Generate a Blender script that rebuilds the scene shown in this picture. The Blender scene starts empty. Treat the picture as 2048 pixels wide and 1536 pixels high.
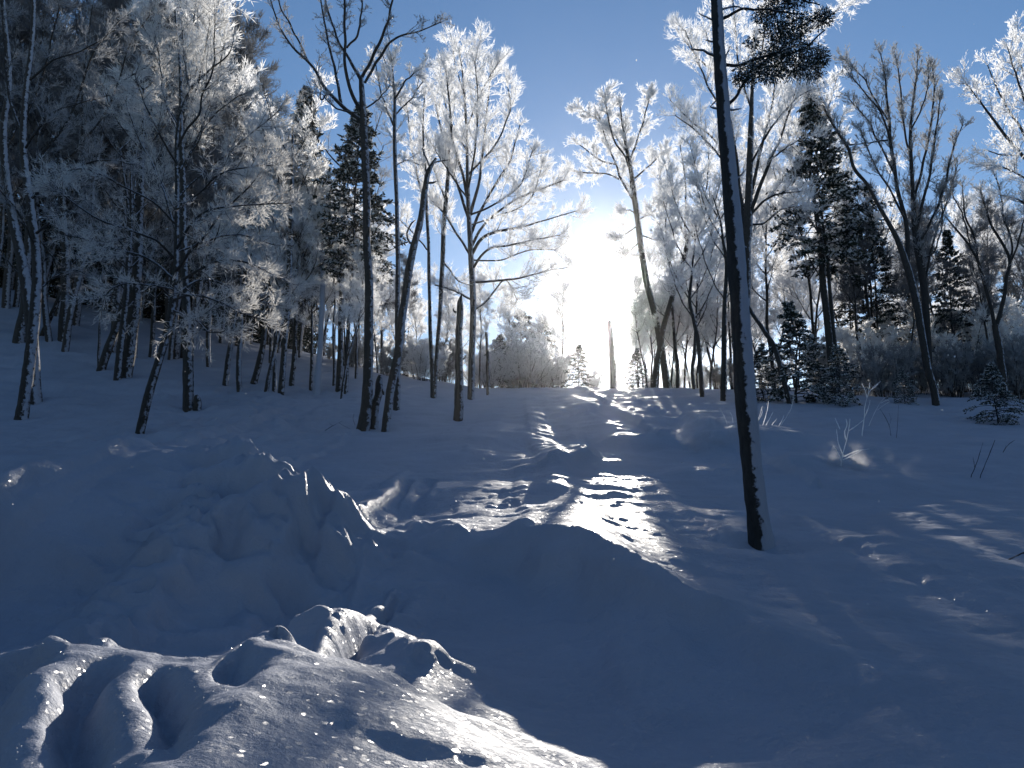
import bpy, bmesh, math, random
import numpy as np
from math import radians as R, sin, cos, tan, pi
rng = np.random.default_rng(7)
S = bpy.context.scene
C = S.collection
# ------------------------------------------------------------------ camera, light, exposure
PITCH = 11.0
FOC = 1607.0                                    # focal length in photo pixels (2048 wide)
cd = bpy.data.cameras.new('camera'); cam = bpy.data.objects.new('camera', cd); C.objects.link(cam)
cam.location = (0, 0, 0); cam.rotation_euler = (R(90 + PITCH), 0, 0)
cd.sensor_width = 36; cd.lens = 36 * FOC / 2048; cd.clip_start = 0.05; cd.clip_end = 2000
S.camera = cam
SUN_AZ = 8.4; SUN_EL = 16.0                     # azimuth to the right of +Y
sd = np.array([sin(R(SUN_AZ)) * cos(R(SUN_EL)), cos(R(SUN_AZ)) * cos(R(SUN_EL)), sin(R(SUN_EL))])
W = bpy.data.worlds.new('World'); S.world = W; W.use_nodes = True
nt = W.node_tree; nt.nodes.clear()
wo = nt.nodes.new('ShaderNodeOutputWorld'); bg = nt.nodes.new('ShaderNodeBackground')
sky = nt.nodes.new('ShaderNodeTexSky'); sky.sky_type = 'NISHITA'; sky.sun_disc = False
sky.sun_elevation = R(SUN_EL); sky.sun_rotation = R(SUN_AZ)
sky.altitude = 1200; sky.air_density = 1.0; sky.dust_density = 0.22; sky.ozone_density = 2.2
bg.inputs['Strength'].default_value = 0.1
# the sun's own aureole: a narrow bright halo around the sun's direction in the sky
tc = nt.nodes.new('ShaderNodeTexCoord')
dot = nt.nodes.new('ShaderNodeVectorMath'); dot.operation = 'DOT_PRODUCT'
dot.inputs[1].default_value = tuple(sd)
nt.links.new(tc.outputs['Generated'], dot.inputs[0])
def wmath(op, a, b):
    n = nt.nodes.new('ShaderNodeMath'); n.operation = op
    for i, v in enumerate((a, b)):
        if isinstance(v, (int, float)): n.inputs[i].default_value = v
        else: nt.links.new(v, n.inputs[i])
    return n.outputs[0]
dcl = wmath('MAXIMUM', dot.outputs['Value'], 0.0)
AUREOLE = ((1500, 34.0), (320, 4.0), (60, .7))
s_ = None
for k, a in AUREOLE:
    t_ = wmath('MULTIPLY', wmath('POWER', dcl, float(k)), float(a))
    s_ = t_ if s_ is None else wmath('ADD', s_, t_)
mx = nt.nodes.new('ShaderNodeVectorMath'); mx.operation = 'SCALE'; mx.inputs[0].default_value = (1.0, 0.93, 0.80)
nt.links.new(s_, mx.inputs['Scale'])
hs = nt.nodes.new('ShaderNodeHueSaturation'); hs.inputs['Saturation'].default_value = 1.1
nt.links.new(sky.outputs[0], hs.inputs['Color'])
ad = nt.nodes.new('ShaderNodeVectorMath'); ad.operation = 'ADD'
nt.links.new(hs.outputs[0], ad.inputs[0]); nt.links.new(mx.outputs[0], ad.inputs[1])
nt.links.new(ad.outputs[0], bg.inputs['Color']); nt.links.new(bg.outputs[0], wo.inputs['Surface'])
sl = bpy.data.lights.new('sun', 'SUN'); sun = bpy.data.objects.new('sun', sl); C.objects.link(sun)
sl.energy = 5.0; sl.angle = R(0.5); sl.color = (1.0, 0.93, 0.82)
sun.rotation_euler = (R(90 - SUN_EL), 0, R(180 - SUN_AZ))
S.view_settings.view_transform = 'Standard'; S.view_settings.look = 'None'
S.view_settings.exposure = 0.42; S.view_settings.gamma = 1.0
S.render.film_transparent = False
S.cycles.max_bounces = 6; S.cycles.diffuse_bounces = 3; S.cycles.glossy_bounces = 2
S.cycles.transmission_bounces = 4; S.cycles.volume_bounces = 0
S.cycles.use_denoising = True; S.cycles.denoising_prefilter = 'ACCURATE'

# ------------------------------------------------------------------ noise
_perm = np.random.default_rng(3).permutation(512)
_ang = np.random.default_rng(4).random(512) * 2 * pi
def perlin(x, y, seed=0):
    xi = np.floor(x).astype(int); yi = np.floor(y).astype(int)
    xf = x - xi; yf = y - yi
    u = xf * xf * xf * (xf * (xf * 6 - 15) + 10); v = yf * yf * yf * (yf * (yf * 6 - 15) + 10)
    def g(ix, iy, dx, dy):
        a = _ang[_perm[(_perm[(ix + seed * 17) & 511] + iy) & 511]]
        return np.cos(a) * dx + np.sin(a) * dy
    n00 = g(xi, yi, xf, yf); n10 = g(xi + 1, yi, xf - 1, yf)
    n01 = g(xi, yi + 1, xf, yf - 1); n11 = g(xi + 1, yi + 1, xf - 1, yf - 1)
    return (n00 * (1 - u) + n10 * u) * (1 - v) + (n01 * (1 - u) + n11 * u) * v
def fbm(x, y, oct=3, seed=0):
    s = 0; a = 1.0
    for k in range(oct):
        s = s + a * perlin(x * 2 ** k, y * 2 ** k, seed + k); a *= 0.5
    return s
def sstep(a, b, x):
    t = np.clip((x - a) / (b - a), 0, 1); return t * t * (3 - 2 * t)

# ------------------------------------------------------------------ terrain
_py = np.array([-400, -20, 0, 1.5, 3.1, 4, 5, 6.6, 8.5, 12, 18, 23, 31.5, 37.5, 43, 49, 60, 100, 400])
_pz = np.array([-12, -2.4, -1.05, -.93, -.80, -.74, -.65, -.46, -.05, .60, 1.99, 3.25, 5.5, 7.0, 8.1, 9.1, 10.5, 12.4, 22])
_yy = np.linspace(-400, 400, 8001); _zz = np.interp(_yy, _py, _pz)
_k = np.exp(-np.linspace(-2, 2, 17) ** 2); _k /= _k.sum()
_zz = np.convolve(np.pad(_zz, 8, mode='edge'), _k, 'valid')
def base(x, y):
    z = np.interp(y, _yy, _zz)
    z = z + 0.22 * np.maximum(0, -x - 2) * sstep(20, 50, y) * (1 - 0.6 * sstep(60, 200, y))
    return z
def ray(px, py):
    dx = (px - 1024) / FOC; dz = -(py - 768) / FOC
    p = R(PITCH)
    return np.array([dx, cos(p) - sin(p) * dz, sin(p) + cos(p) * dz])
_ts = np.concatenate([np.linspace(1.8, 12, 500), np.linspace(12.05, 70, 1200)])
def hit(px, py, fn, h=0.0):
    d = ray(px, py); d = d / d[1]
    if fn is not base:                      # look only near where the plain slope is met
        y0 = hit(px, py, base, h)[1]; ts = _ts[(_ts > y0 * .6) & (_ts < y0 * 1.5 + 2)]
    else: ts = _ts
    X = d[0] * ts; Z = d[2] * ts
    G = fn(X, ts) + h
    b = np.nonzero(Z <= G)[0]
    if len(b) == 0:
        i = np.argmin(Z - G)
    else:
        i = b[0]
    return X[i], ts[i], G[i]
FEAT = []
SHELF = []
SPEC = []
def ridge(pts, wn, wf, p=2.0, rough=0.0):
    SPEC.append(('ridge', sum(q[1] for q in pts) / len(pts), (pts, wn, wf, p, rough)))
def _ridge(pts, wn, wf, p=2.0, rough=0.0):
    """pts: (px, py, height). wn / wf: width on the near / far side in metres"""
    w = []
    for q in pts:
        hh = q[2]
        x, y, _ = hit(q[0], q[1], ground, max(hh, 0))
        w.append((x, y, hh))
    FEAT.append((np.array(w), wn, wf, p, rough))
_WELL = []
BANK = None; LOBES = []; CLODS = []
def ground(x, y):
    x = np.asarray(x, float); y = np.asarray(y, float)
    z = base(x, y)
    far = 1 - sstep(60, 90, np.hypot(x, y))
    rr = fbm(x * 4.2, y * 4.2, 3, 9) * 1.7 + .25 - np.abs(fbm(x * 2.2, y * 2.2, 2, 19)) * 1.3
    for w, wn, wf, p, rough in FEAT:
        m = (x > w[:, 0].min() - 4 * wf - 1) & (x < w[:, 0].max() + 4 * wf + 1) & (y > w[:, 1].min() - 4 * wn - 1) & (y < w[:, 1].max() + 4 * wf + 1)
        if not m.any(): continue
        X = x[m]; Y = y[m]
        # crests wander a little, as wind-packed snow does
        Xw = X + .10 * perlin(X * 1.3, Y * 1.3, 31); Yw = Y + .10 * perlin(X * 1.3 + 7, Y * 1.3, 32)
        best = np.full(X.shape, 1e9); hh = np.zeros(X.shape); sg = np.ones(X.shape)
        for a, b in zip(w[:-1], w[1:]):
            dx, dy = b[0] - a[0], b[1] - a[1]; L2 = dx * dx + dy * dy + 1e-9
            t = np.clip(((Xw - a[0]) * dx + (Yw - a[1]) * dy) / L2, 0, 1)
            ex = Xw - a[0] - t * dx; ey = Yw - a[1] - t * dy
            d2 = ex * ex + ey * ey; n = d2 < best
            best = np.where(n, d2, best); hh = np.where(n, a[2] + (b[2] - a[2]) * t, hh)
            sg = np.where(n, np.sign(dx * ey - dy * ex), sg)
        d = np.sqrt(best); wd = np.where(sg > 0, wf, wn)
        q = d / wd
        pe = np.where((sg > 0) & (wf > 1.5 * wn), min(p, 1.12), p)
        pr = np.exp(-(np.sqrt(q * q + .015) ** pe))
        z[m] += hh * pr
        if rough: z[m] += rough * .09 * pr * rr[m]
    for xs, yc, hc, sl_, near, farw, pn, pf, blk in SHELF:
        m = (x > xs[0]) & (x < xs[-1]) & (y > yc.min() - 4 * near) & (y < yc.max() + 5 * farw)
        if not m.any(): continue
        X = x[m] + .08 * perlin(x[m] * 1.9, y[m] * 1.4, 51) + .03 * perlin(x[m] * 5, y[m] * 5, 52)
        Y = y[m] + .06 * perlin(x[m] * 2.3, y[m] * 2.3, 53)
        sl = np.interp(X, xs, sl_); d = (Y - np.interp(X, xs, yc)) / np.sqrt(1 + sl * sl)
        q = np.sqrt((d / np.where(d > 0, farw, near)) ** 2 + .004)
        pr = np.exp(-q ** np.where(d > 0, pf, pn)) * np.interp(X, xs, hc)
        z[m] += pr
        if blk and near > 2:      # the trodden flank is broken into slumped lumps and ledges
            br = .5 - np.abs(fbm(X * 1.5 + .3 * Y, Y * 1.9, 3, 54)) * 2.0
            z[m] += .24 * np.minimum(1, pr * 2.6) * sstep(-3.9, -2.7, X) * br + .05 * np.minimum(1, pr * 2) * fbm(X * 1.2, Y * 1.2, 3, 57)
        elif blk: z[m] += blk * .16 * np.minimum(1, pr * 2.2) * fbm(X * 1.5, Y * 1.5, 3, 54)
    cl = np.zeros(z.shape)
    for cx, cy, cr, ch, ca in CLODS:
        m = (np.abs(x - cx) < cr * 1.6) & (np.abs(y - cy) < cr * 1.6)
        if not m.any(): continue
        X = x[m] - cx; Y = y[m] - cy; th = np.arctan2(Y, X)
        rr_ = cr * (1 + .22 * np.sin(2 * th + ca) + .14 * np.sin(3 * th + 2.3 * ca))
        q = (X * X + Y * Y) / rr_ ** 2
        cl[m] = np.maximum(cl[m], ch * np.minimum(.8, np.maximum(0, 1 - q) ** .7) * (1 + .35 * np.clip((X * cos(ca) + Y * sin(ca)) / cr, -1, 1)) * (1 + .5 * perlin(x[m] * 9, y[m] * 9, 61)))
    z += cl
    # the bank of snow right in front of the camera
    m = (y > -1.5) & (y < 8) & (np.abs(x) < 9) & (BANK is not None)
    bk = BANK if BANK is not None else np.zeros((2, 3))
    X = x[m] + .05 * perlin(x[m] * 2.3, y[m] * 2.3, 41) + .02 * perlin(x[m] * 7, y[m] * 7, 42); Y = y[m]
    yc = np.interp(X, bk[:, 0], bk[:, 1]) + .07 * perlin(X * 3.1, X * 0 + .3, 43) + .03 * perlin(X * 9, X * 0 + 1.3, 44); hc = np.interp(X, bk[:, 0], bk[:, 2])
    d = Y - yc
    steep = 1 - sstep(-1.05, -.75, X)
    lm = 0
    for w_, wl, hl in LOBES:
        xl = np.interp(Y, w_[:, 1], w_[:, 0]); q = (x[m] + .05 * perlin(x[m] * 3, Y * 2.2, 45) + .02 * perlin(x[m] * 11, Y * 8, 46) - xl) / (wl * (1.1 + .35 * perlin(Y * 3, Y * 0 + wl * 50, 47)))
        lm = np.maximum(lm, np.exp(-np.abs(q) ** 2.6))
    near = hc - .05 * np.maximum(0, -d) - steep * (.12 * np.clip(-d - .1, 0, 1.2) + .15 * (1 - lm) * sstep(.06, .30, -d))
    farp = hc * np.exp(-(np.maximum(d, 0) / .42) ** 1.6)
    b_ = np.where(d > 0, farp, near) - .05 * np.exp(-(d / .16) ** 2)
    b_ = b_ * sstep(-1.2, .8, Y) * (1 - sstep(4, 8, np.abs(X)))
    z[m] += b_
    z += far * (.14 * fbm(x * .22, y * .3, 2, 1) * sstep(0, 14, y) + (.05 + .035 * sstep(8, 16, y)) * fbm(x * .55, y * 1.25 , 2, 5) * sstep(2, 9, y))
    z += far * .026 * fbm(x * 1.5 + y * .5, y * 2.6, 3, 7)
    z += far * .009 * fbm(x * 8, y * 8, 2, 8)
    # trodden, broken snow on the left hillside
    mk = sstep(-14, -9, x) * (1 - sstep(-5, -3, x)) * sstep(17, 20, y) * (1 - sstep(30, 36, y))
    z += mk * .16 * (fbm(x * 1.7, y * 1.7, 3, 12))
    for wx, wy, wr, wh in _WELL:
        z -= wh * np.exp(-((x - wx) ** 2 + (y - wy) ** 2) / wr ** 2)
    return z
def shelf(pts, near, far, pn=1.6, pf=1.1, blocky=0.0):
    SPEC.append(('shelf', 2000 if near > 2 else sum(q[1] for q in pts) / len(pts), (pts, near, far, pn, pf, blocky)))
def _shelf(pts, near, far, pn=1.6, pf=1.1, blocky=0.0):
    """a wind shelf whose edge is a function of x: pts (px, py, height); near / far widths in metres"""
    w = np.array([hit(a, b, ground, max(c, 0))[:2] + (c,) for a, b, c in pts]); w = w[np.argsort(w[:, 0])]
    xs = np.linspace(w[0, 0] - 1.5, w[-1, 0] + 1.5, 400)
    yc = np.interp(xs, w[:, 0], w[:, 1]); hc = np.interp(xs, w[:, 0], w[:, 2])
    te = min(1.2, .12 + .3 * (w[-1, 0] - w[0, 0]))
    hc = hc * sstep(w[0, 0] - te, w[0, 0], xs) * (1 - sstep(w[-1, 0], w[-1, 0] + te, xs))
    kk = np.exp(-np.linspace(-2, 2, 2 * int(max(3, .18 / (xs[1] - xs[0]))) + 1) ** 2); kk /= kk.sum(); n_ = len(kk) // 2
    yc = np.convolve(np.pad(yc, n_, mode='edge'), kk, 'valid'); hc = np.convolve(np.pad(hc, n_, mode='edge'), kk, 'valid')
    SHELF.append((xs, yc, hc, np.gradient(yc, xs), near, far, pn, pf, blocky))
# big trodden mound on the left, then the two long shelves of the central ridge
shelf([(-400, 1090, .3), (0, 1030, .5), (130, 985, .66), (240, 935, .8), (330, 912, .9), (405, 902, .95), (480, 935, .8), (560, 972, .62), (630, 1010, .46), (700, 1058, .28), (760, 1100, .1)], 2.2, 1.3, 1.9, 1.4, .5)
shelf([(760, 1088, .03), (835, 1066, .10), (900, 1066, .14), (980, 1076, .17), (1050, 1070, .19), (1110, 1076, .20), (1170, 1097, .19), (1230, 1128, .17), (1330, 1172, .15), (1450, 1222, .13), (1600, 1277, .11), (1800, 1342, .08), (2060, 1398, .08)], .24, 3.5, 1.5, 1.05, .05)
shelf([(880, 1122, .03), (1050, 1106, .13), (1130, 1112, .16), (1200, 1140, .17), (1320, 1192, .15), (1450, 1242, .1), (1600, 1308, .07), (1760, 1354, .02)], .12, 1.2, 1.4, 1.1)
shelf([(1170, 872, .15), (1260, 868, .34), (1370, 864, .36), (1440, 858, .38), (1500, 856, .38), (1570, 862, .3), (1700, 882, .08)], .45, 4.5, 1.6, 1.1)
# wf is long on purpose: wind-packed shelves break off steeply towards the camera and run out gently behind
# big trodden mound on the left
ridge([(410, 915, 0.090), (470, 935, 0.165), (540, 965, 0.180), (600, 985, 0.150), (640, 1010, 0.060)], 0.18, 0.52, 1.4, rough=0.30)
ridge([(400, 955, 0.060), (450, 958, 0.105), (520, 962, 0.105), (560, 975, 0.038)], 0.16, 0.38, 1.4, rough=0.30)
ridge([(430, 1018, 0.045), (470, 1020, 0.150), (520, 1055, 0.180), (560, 1082, 0.150), (600, 1105, 0.045)], 0.18, 0.45, 1.4, rough=0.42)
ridge([(505, 990, 0.075), (530, 1005, 0.165), (545, 1020, 0.045)], 0.14, 0.26, 1.5, rough=0.24)
ridge([(560, 1015, 0.075), (610, 1020, 0.225), (650, 1060, 0.225), (690, 1098, 0.075)], 0.18, 0.45, 1.4, rough=0.42)
ridge([(640, 1075, 0.030), (670, 1085, 0.120), (700, 1105, 0.030)], 0.14, 0.30, 1.5, rough=0.30)
ridge([(655, 1035, 0.112), (700, 1050, 0.225), (745, 1072, 0.112)], 0.34, 0.45, 1.6, rough=0.36)
ridge([(622, 985, 0.090), (680, 990, 0.165), (725, 1005, 0.060)], 0.29, 0.45, 1.8, rough=0.18)
ridge([(555, 1112, 0.060), (578, 1100, 0.165), (602, 1118, 0.045)], 0.18, 0.17, 2)
ridge([(500, 1130, 0.038), (540, 1120, 0.112), (590, 1150, 0.038)], 0.34, 0.30, 2)
ridge([(200, 962, 0.038), (240, 948, 0.120), (290, 940, 0.038)], 0.29, 0.38, 1.6, rough=0.30)
ridge([(300, 920, 0.038), (330, 915, 0.150), (352, 912, 0.075)], 0.14, 0.30, 1.4, rough=0.24)
# lit shoulder on the far left
ridge([(-160, 975, .45), (0, 975, .5), (45, 980, .4), (105, 972, .1)], .5, 1.5, 1.6, rough=.3)
ridge([(140, 955, .1), (165, 948, .2), (190, 955, .05)], .2, .4, 1.6, rough=.3)
# foreground bank and its far crest
# rough cast snow behind the bank's crest
ridge([(570, 1236, 0.216), (640, 1216, 0.360), (700, 1208, 0.396), (760, 1232, 0.331), (830, 1290, 0.245), (900, 1312, 0.202), (980, 1360, 0.158)], .3, .25, 1.6, rough=.45)
ridge([(770, 1228, 0.144), (800, 1212, 0.216), (815, 1240, 0.072)], .12, .12, 1.8)
ridge([(690, 1290, 0.029), (780, 1300, 0.050), (880, 1345, 0.043), (960, 1395, 0.022)], .06, .25, 1.3)
ridge([(800, 1345, 0.029), (880, 1385, 0.043), (960, 1450, 0.036), (1020, 1510, 0.022)], .06, .25, 1.3)
# trench and footpath
ridge([(-100, 1235, -0.180), (200, 1215, -0.180), (420, 1240, -0.216), (600, 1195, -0.180), (900, 1270, -0.144), (1300, 1440, -0.144)], .6, .8, 2)
ridge([(560, 1170, -0.115), (640, 1125, -0.130), (720, 1085, -0.144), (780, 1040, -0.144), (830, 1000, -0.108)], .45, .45, 2)
# central lit ridge running off to the lower right
ridge([(800, 1060, 0.036), (850, 1048, 0.101), (900, 1058, 0.115), (960, 1062, 0.036)], .14, .4, 1.5, rough=.6)
ridge([(830, 1084, 0.058), (880, 1076, 0.101), (915, 1080, 0.058)], .12, .3, 1.5, rough=.6)
ridge([(1022, 1046, 0.101), (1042, 1032, 0.259), (1060, 1038, 0.086)], .1, .14, 2)
shelf([(1020, 1140, .05), (1060, 1138, .10), (1130, 1143, .12), (1200, 1164, .12), (1250, 1182, .12), (1300, 1202, .08), (1420, 1244, .04)], .08, .6, 1.3, 1.1, .3)
ridge([(740, 1112, 0.058), (790, 1098, 0.130), (840, 1114, 0.115), (866, 1120, 0.086)], .14, .4, 1.4, rough=.8)
ridge([(690, 1108, 0.043), (720, 1104, 0.101), (750, 1116, 0.043)], .14, .3, 1.5, rough=.6)
ridge([(980, 1002, 0.058), (1030, 992, 0.144), (1055, 1004, 0.058)], .14, .4, 1.6, rough=.6)
ridge([(770, 972, 0.043), (800, 984, 0.101), (820, 994, 0.036)], .14, .4, 1.6, rough=.5)
ridge([(1170, 1060, 0.029), (1230, 1034, 0.130), (1310, 1022, 0.187), (1390, 1034, 0.173), (1460, 1058, 0.072)], .6, 1.2, 1.6)
# humps and swells up the slope
ridge([(1090, 816, 0.144), (1180, 804, 0.360), (1235, 812, 0.360), (1300, 836, 0.144)], .9, 1.8, 1.8)
ridge([(850, 888, 0.086), (930, 884, 0.230), (1000, 864, 0.302), (1060, 866, 0.302), (1115, 888, 0.108)], .9, 1.4, 1.7)
ridge([(830, 884, 0.036), (880, 878, 0.144), (940, 884, 0.144), (980, 892, 0.036)], .3, 1.3, 1.5)
ridge([(1360, 846, 0.036), (1420, 838, 0.158), (1480, 842, 0.144)], .3, 1.2, 1.6)
ridge([(1500, 912, 0.108), (1570, 912, 0.302), (1640, 906, 0.302), (1700, 890, 0.144)], .4, 2.2, 1.5)
ridge([(1060, 934, 0.058), (1110, 914, 0.202), (1180, 908, 0.216), (1200, 905, 0.072)], .16, .7, 1.4, rough=.3)
ridge([(1130, 922, 0.072), (1180, 918, 0.144), (1230, 922, 0.058)], .12, .5, 1.4)
ridge([(1090, 970, 0.043), (1130, 936, 0.130), (1172, 912, 0.115)], .14, .4, 1.4)
ridge([(1060, 984, 0.036), (1110, 976, 0.101), (1160, 982, 0.036)], .14, .4, 1.6)
ridge([(1230, 934, 0.036), (1380, 940, 0.158), (1450, 946, 0.173), (1560, 952, 0.144), (1640, 964, 0.058)], .35, 1.2, 1.6, rough=.2)
ridge([(1600, 980, 0.072), (1700, 960, 0.180), (1800, 962, 0.180), (1930, 990, 0.072)], .9, 1.2, 1.8)
ridge([(1400, 1060, 0.036), (1600, 1050, 0.144), (1800, 1085, 0.202), (2000, 1130, 0.180), (2300, 1200, 0.144)], 1.0, .5, 1.8)
ridge([(1640, 1150, 0.029), (1750, 1142, 0.115), (1840, 1148, 0.029)], .4, .7, 1.7)
ridge([(840, 912, 0.036), (900, 908, 0.115), (1000, 914, 0.115), (1080, 926, 0.029)], .25, .8, 1.6)
ridge([(560, 826, 0.072), (700, 808, 0.144), (820, 818, 0.086)], .7, 1.4, 1.8)
ridge([(290, 872, 0.072), (350, 864, 0.216), (400, 874, 0.216), (450, 892, 0.108)], .35, 1.0, 1.5, rough=.3)
ridge([(420, 806, 0.072), (460, 818, 0.216), (500, 846, 0.072)], .3, .8, 1.6, rough=.5)
ridge([(130, 768, 0.144), (300, 756, 0.288), (420, 776, 0.144)], 1.0, 1.8, 1.8)
ridge([(700, 1010, -0.072), (780, 1005, -0.130), (850, 1015, -0.101), (900, 1030, -0.072)], .5, .5, 2)
ridge([(1700, 812, 0.144), (1850, 802, 0.252), (2100, 806, 0.216)], 1.4, 1.6, 2)
# nearest first, so that each crest is set on the snow already heaped in front of it
for kind_, py_, args in sorted(SPEC, key=lambda q: -q[1]):
    if kind_ == 'ridge':
        pts, wn, wf, p, rough = args
        if pts[0][2] < 0 or max(q[2] for q in pts) < 0: _shelf(pts, wn, wf, p, p)
        else: _shelf([(a, b, c * (.85 if 900 < py_ < 1115 and 390 < pts[0][0] and pts[-1][0] <= 760 else .5 if py_ > 960 and a > 700 else .75)) for a, b, c in pts], wn, wf * (1.7 if wf > 1.3 * wn else 1), p, 1.15 if wf > 1.3 * wn else p, rough * .45)
    else: _shelf(*args)
# the bank in front of the camera
BK = []
for a, b, hh in ((-500, 1302, 0.422), (-200, 1298, 0.422), (0, 1290, 0.422), (100, 1274, 0.429), (190, 1266, 0.442), (260, 1280, 0.429), (330, 1292, 0.416), (450, 1290, 0.422), (490, 1268, 0.442), (530, 1248, 0.461), (600, 1268, 0.442), (700, 1302, 0.403), (800, 1338, 0.358), (920, 1392, 0.301), (1060, 1460, 0.237), (1250, 1560, 0.166), (1500, 1640, 0.090)):
    BK.append(hit(a, b, base, hh)[:2] + (hh,))
BANK = np.array(BK)
for pts, wl, hl in (([(250, 1330), (270, 1450), (300, 1600)], .10, .07), ([(395, 1312), (440, 1400), (500, 1600)], .12, .08), ([(530, 1262), (620, 1330), (690, 1430), (780, 1600)], .20, .11), ([(70, 1330), (60, 1420), (30, 1560)], .10, .06)):
    w_ = np.array([hit(a, b, base, .42)[:2] for a, b in pts]); w_ = w_[np.argsort(w_[:, 1])]; LOBES.append((w_, wl, hl))
_ridge([(120, 1262, 0.026), (170, 1248, 0.064), (240, 1256, 0.064), (300, 1278, 0.019)], .1, .2, 1.5)
_cr = np.random.default_rng(77)
def clods(n, px0, px1, f0, f1, r0, r1):
    """broken lumps of snow between two photo lines f0 / f1 (given as row at px0, row at px1)"""
    out = []
    for k in range(n):
        u = _cr.random(); px = px0 + (px1 - px0) * u; lo = f0[0] + (f0[1] - f0[0]) * u; hi = f1[0] + (f1[1] - f1[0]) * u
        x_, y_, _ = hit(px, lo + (hi - lo) * _cr.random(), ground); r_ = _cr.uniform(r0, r1) * (.6 + .8 * _cr.random() ** 2)
        out.append((x_, y_, r_, r_ * _cr.uniform(.22, .48), _cr.uniform(0, 6.28)))
    CLODS.extend(out)
_B = BANK; BANK = None
clods(30, 430, 720, (915, 1010), (985, 1090), .07, .17)
clods(10, 560, 700, (1090, 1105), (1140, 1150), .05, .11)
clods(70, 560, 900, (1205, 1290), (1250, 1330), .03, .09)
clods(12, 690, 880, (1085, 1095), (1110, 1122), .05, .11)
clods(14, 820, 930, (1035, 1040), (1065, 1070), .05, .10)
clods(12, 150, 420, (940, 890), (985, 915), .06, .16)
clods(10, 0, 110, (925, 950), (965, 975), .08, .2)
clods(8, 960, 1070, (975, 975), (1020, 1010), .06, .14)
clods(10, 1050, 1200, (890, 880), (940, 920), .06, .16)
clods(30, 300, 560, (740, 790), (860, 870), .10, .28)
BANK = _B
clods(26, 0, 450, (1278, 1272), (1292, 1300), .02, .06)
_bt = hit(1523, 1090, ground)
_WELL += [(_bt[0] + .05, _bt[1] - .05, .42, .13), (_bt[0] - .3, _bt[1] - 1.0, .9, -.05)]
for a_, b_ in ((726, 860), (770, 863), (916, 840), (942, 798), (279, 866), (379, 820), (43, 840), (68, 805), (867, 795), (1872, 812), (633, 790)):
    t_ = hit(a_, b_, base); _WELL.append((t_[0], t_[1], .45, .10))

# ------------------------------------------------------------------ mesh and object helpers
def new_mesh(name, verts, faces, nv, smooth=True):
    """faces: flat int array of loops with nv verts per face (or list of (flat, nv))"""
    me = bpy.data.meshes.new(name)
    blocks = faces if isinstance(faces, list) else [(faces, nv)]
    blocks = [(np.asarray(f, dtype=np.int32).ravel(), n) for f, n in blocks if len(f)]
    nf = sum(len(f) // n for f, n in blocks); nl = sum(len(f) for f, n in blocks)
    me.vertices.add(len(verts)); me.loops.add(nl); me.polygons.add(nf)
    me.vertices.foreach_set('co', np.asarray(verts, dtype=np.float32).ravel())
    me.loops.foreach_set('vertex_index', np.concatenate([f for f, n in blocks]))
    tot = np.concatenate([np.full(len(f) // n, n, np.int32) for f, n in blocks])
    st = np.concatenate([[0], np.cumsum(tot)[:-1]]).astype(np.int32)
    me.polygons.foreach_set('loop_start', st)
    try: me.polygons.foreach_set('loop_total', tot)
    except Exception: pass
    me.polygons.foreach_set('use_smooth', np.full(nf, smooth))
    me.update(calc_edges=True)
    return me
def link(name, me, mat=None, parent=None, loc=(0, 0, 0)):
    o = bpy.data.objects.new(name, me)
    if mat is not None and me is not None and len(me.materials) == 0: me.materials.append(mat)
    C.objects.link(o); o.location = loc
    if parent is not None: o.parent = parent
    return o
def tag(o, label=None, cat=None, group=None, kind=None):
    if label: o['label'] = label
    if cat: o['category'] = cat
    if group: o['group'] = group
    if kind: o['kind'] = kind
    return o
def empty(name, loc, label, cat, group=None):
    o = bpy.data.objects.new(name, None); o.empty_display_size = .2; C.objects.link(o); o.location = loc
    return tag(o, label, cat, group)
def nrm(v):
    return v / np.maximum(np.linalg.norm(v, axis=-1, keepdims=True), 1e-9)
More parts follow.
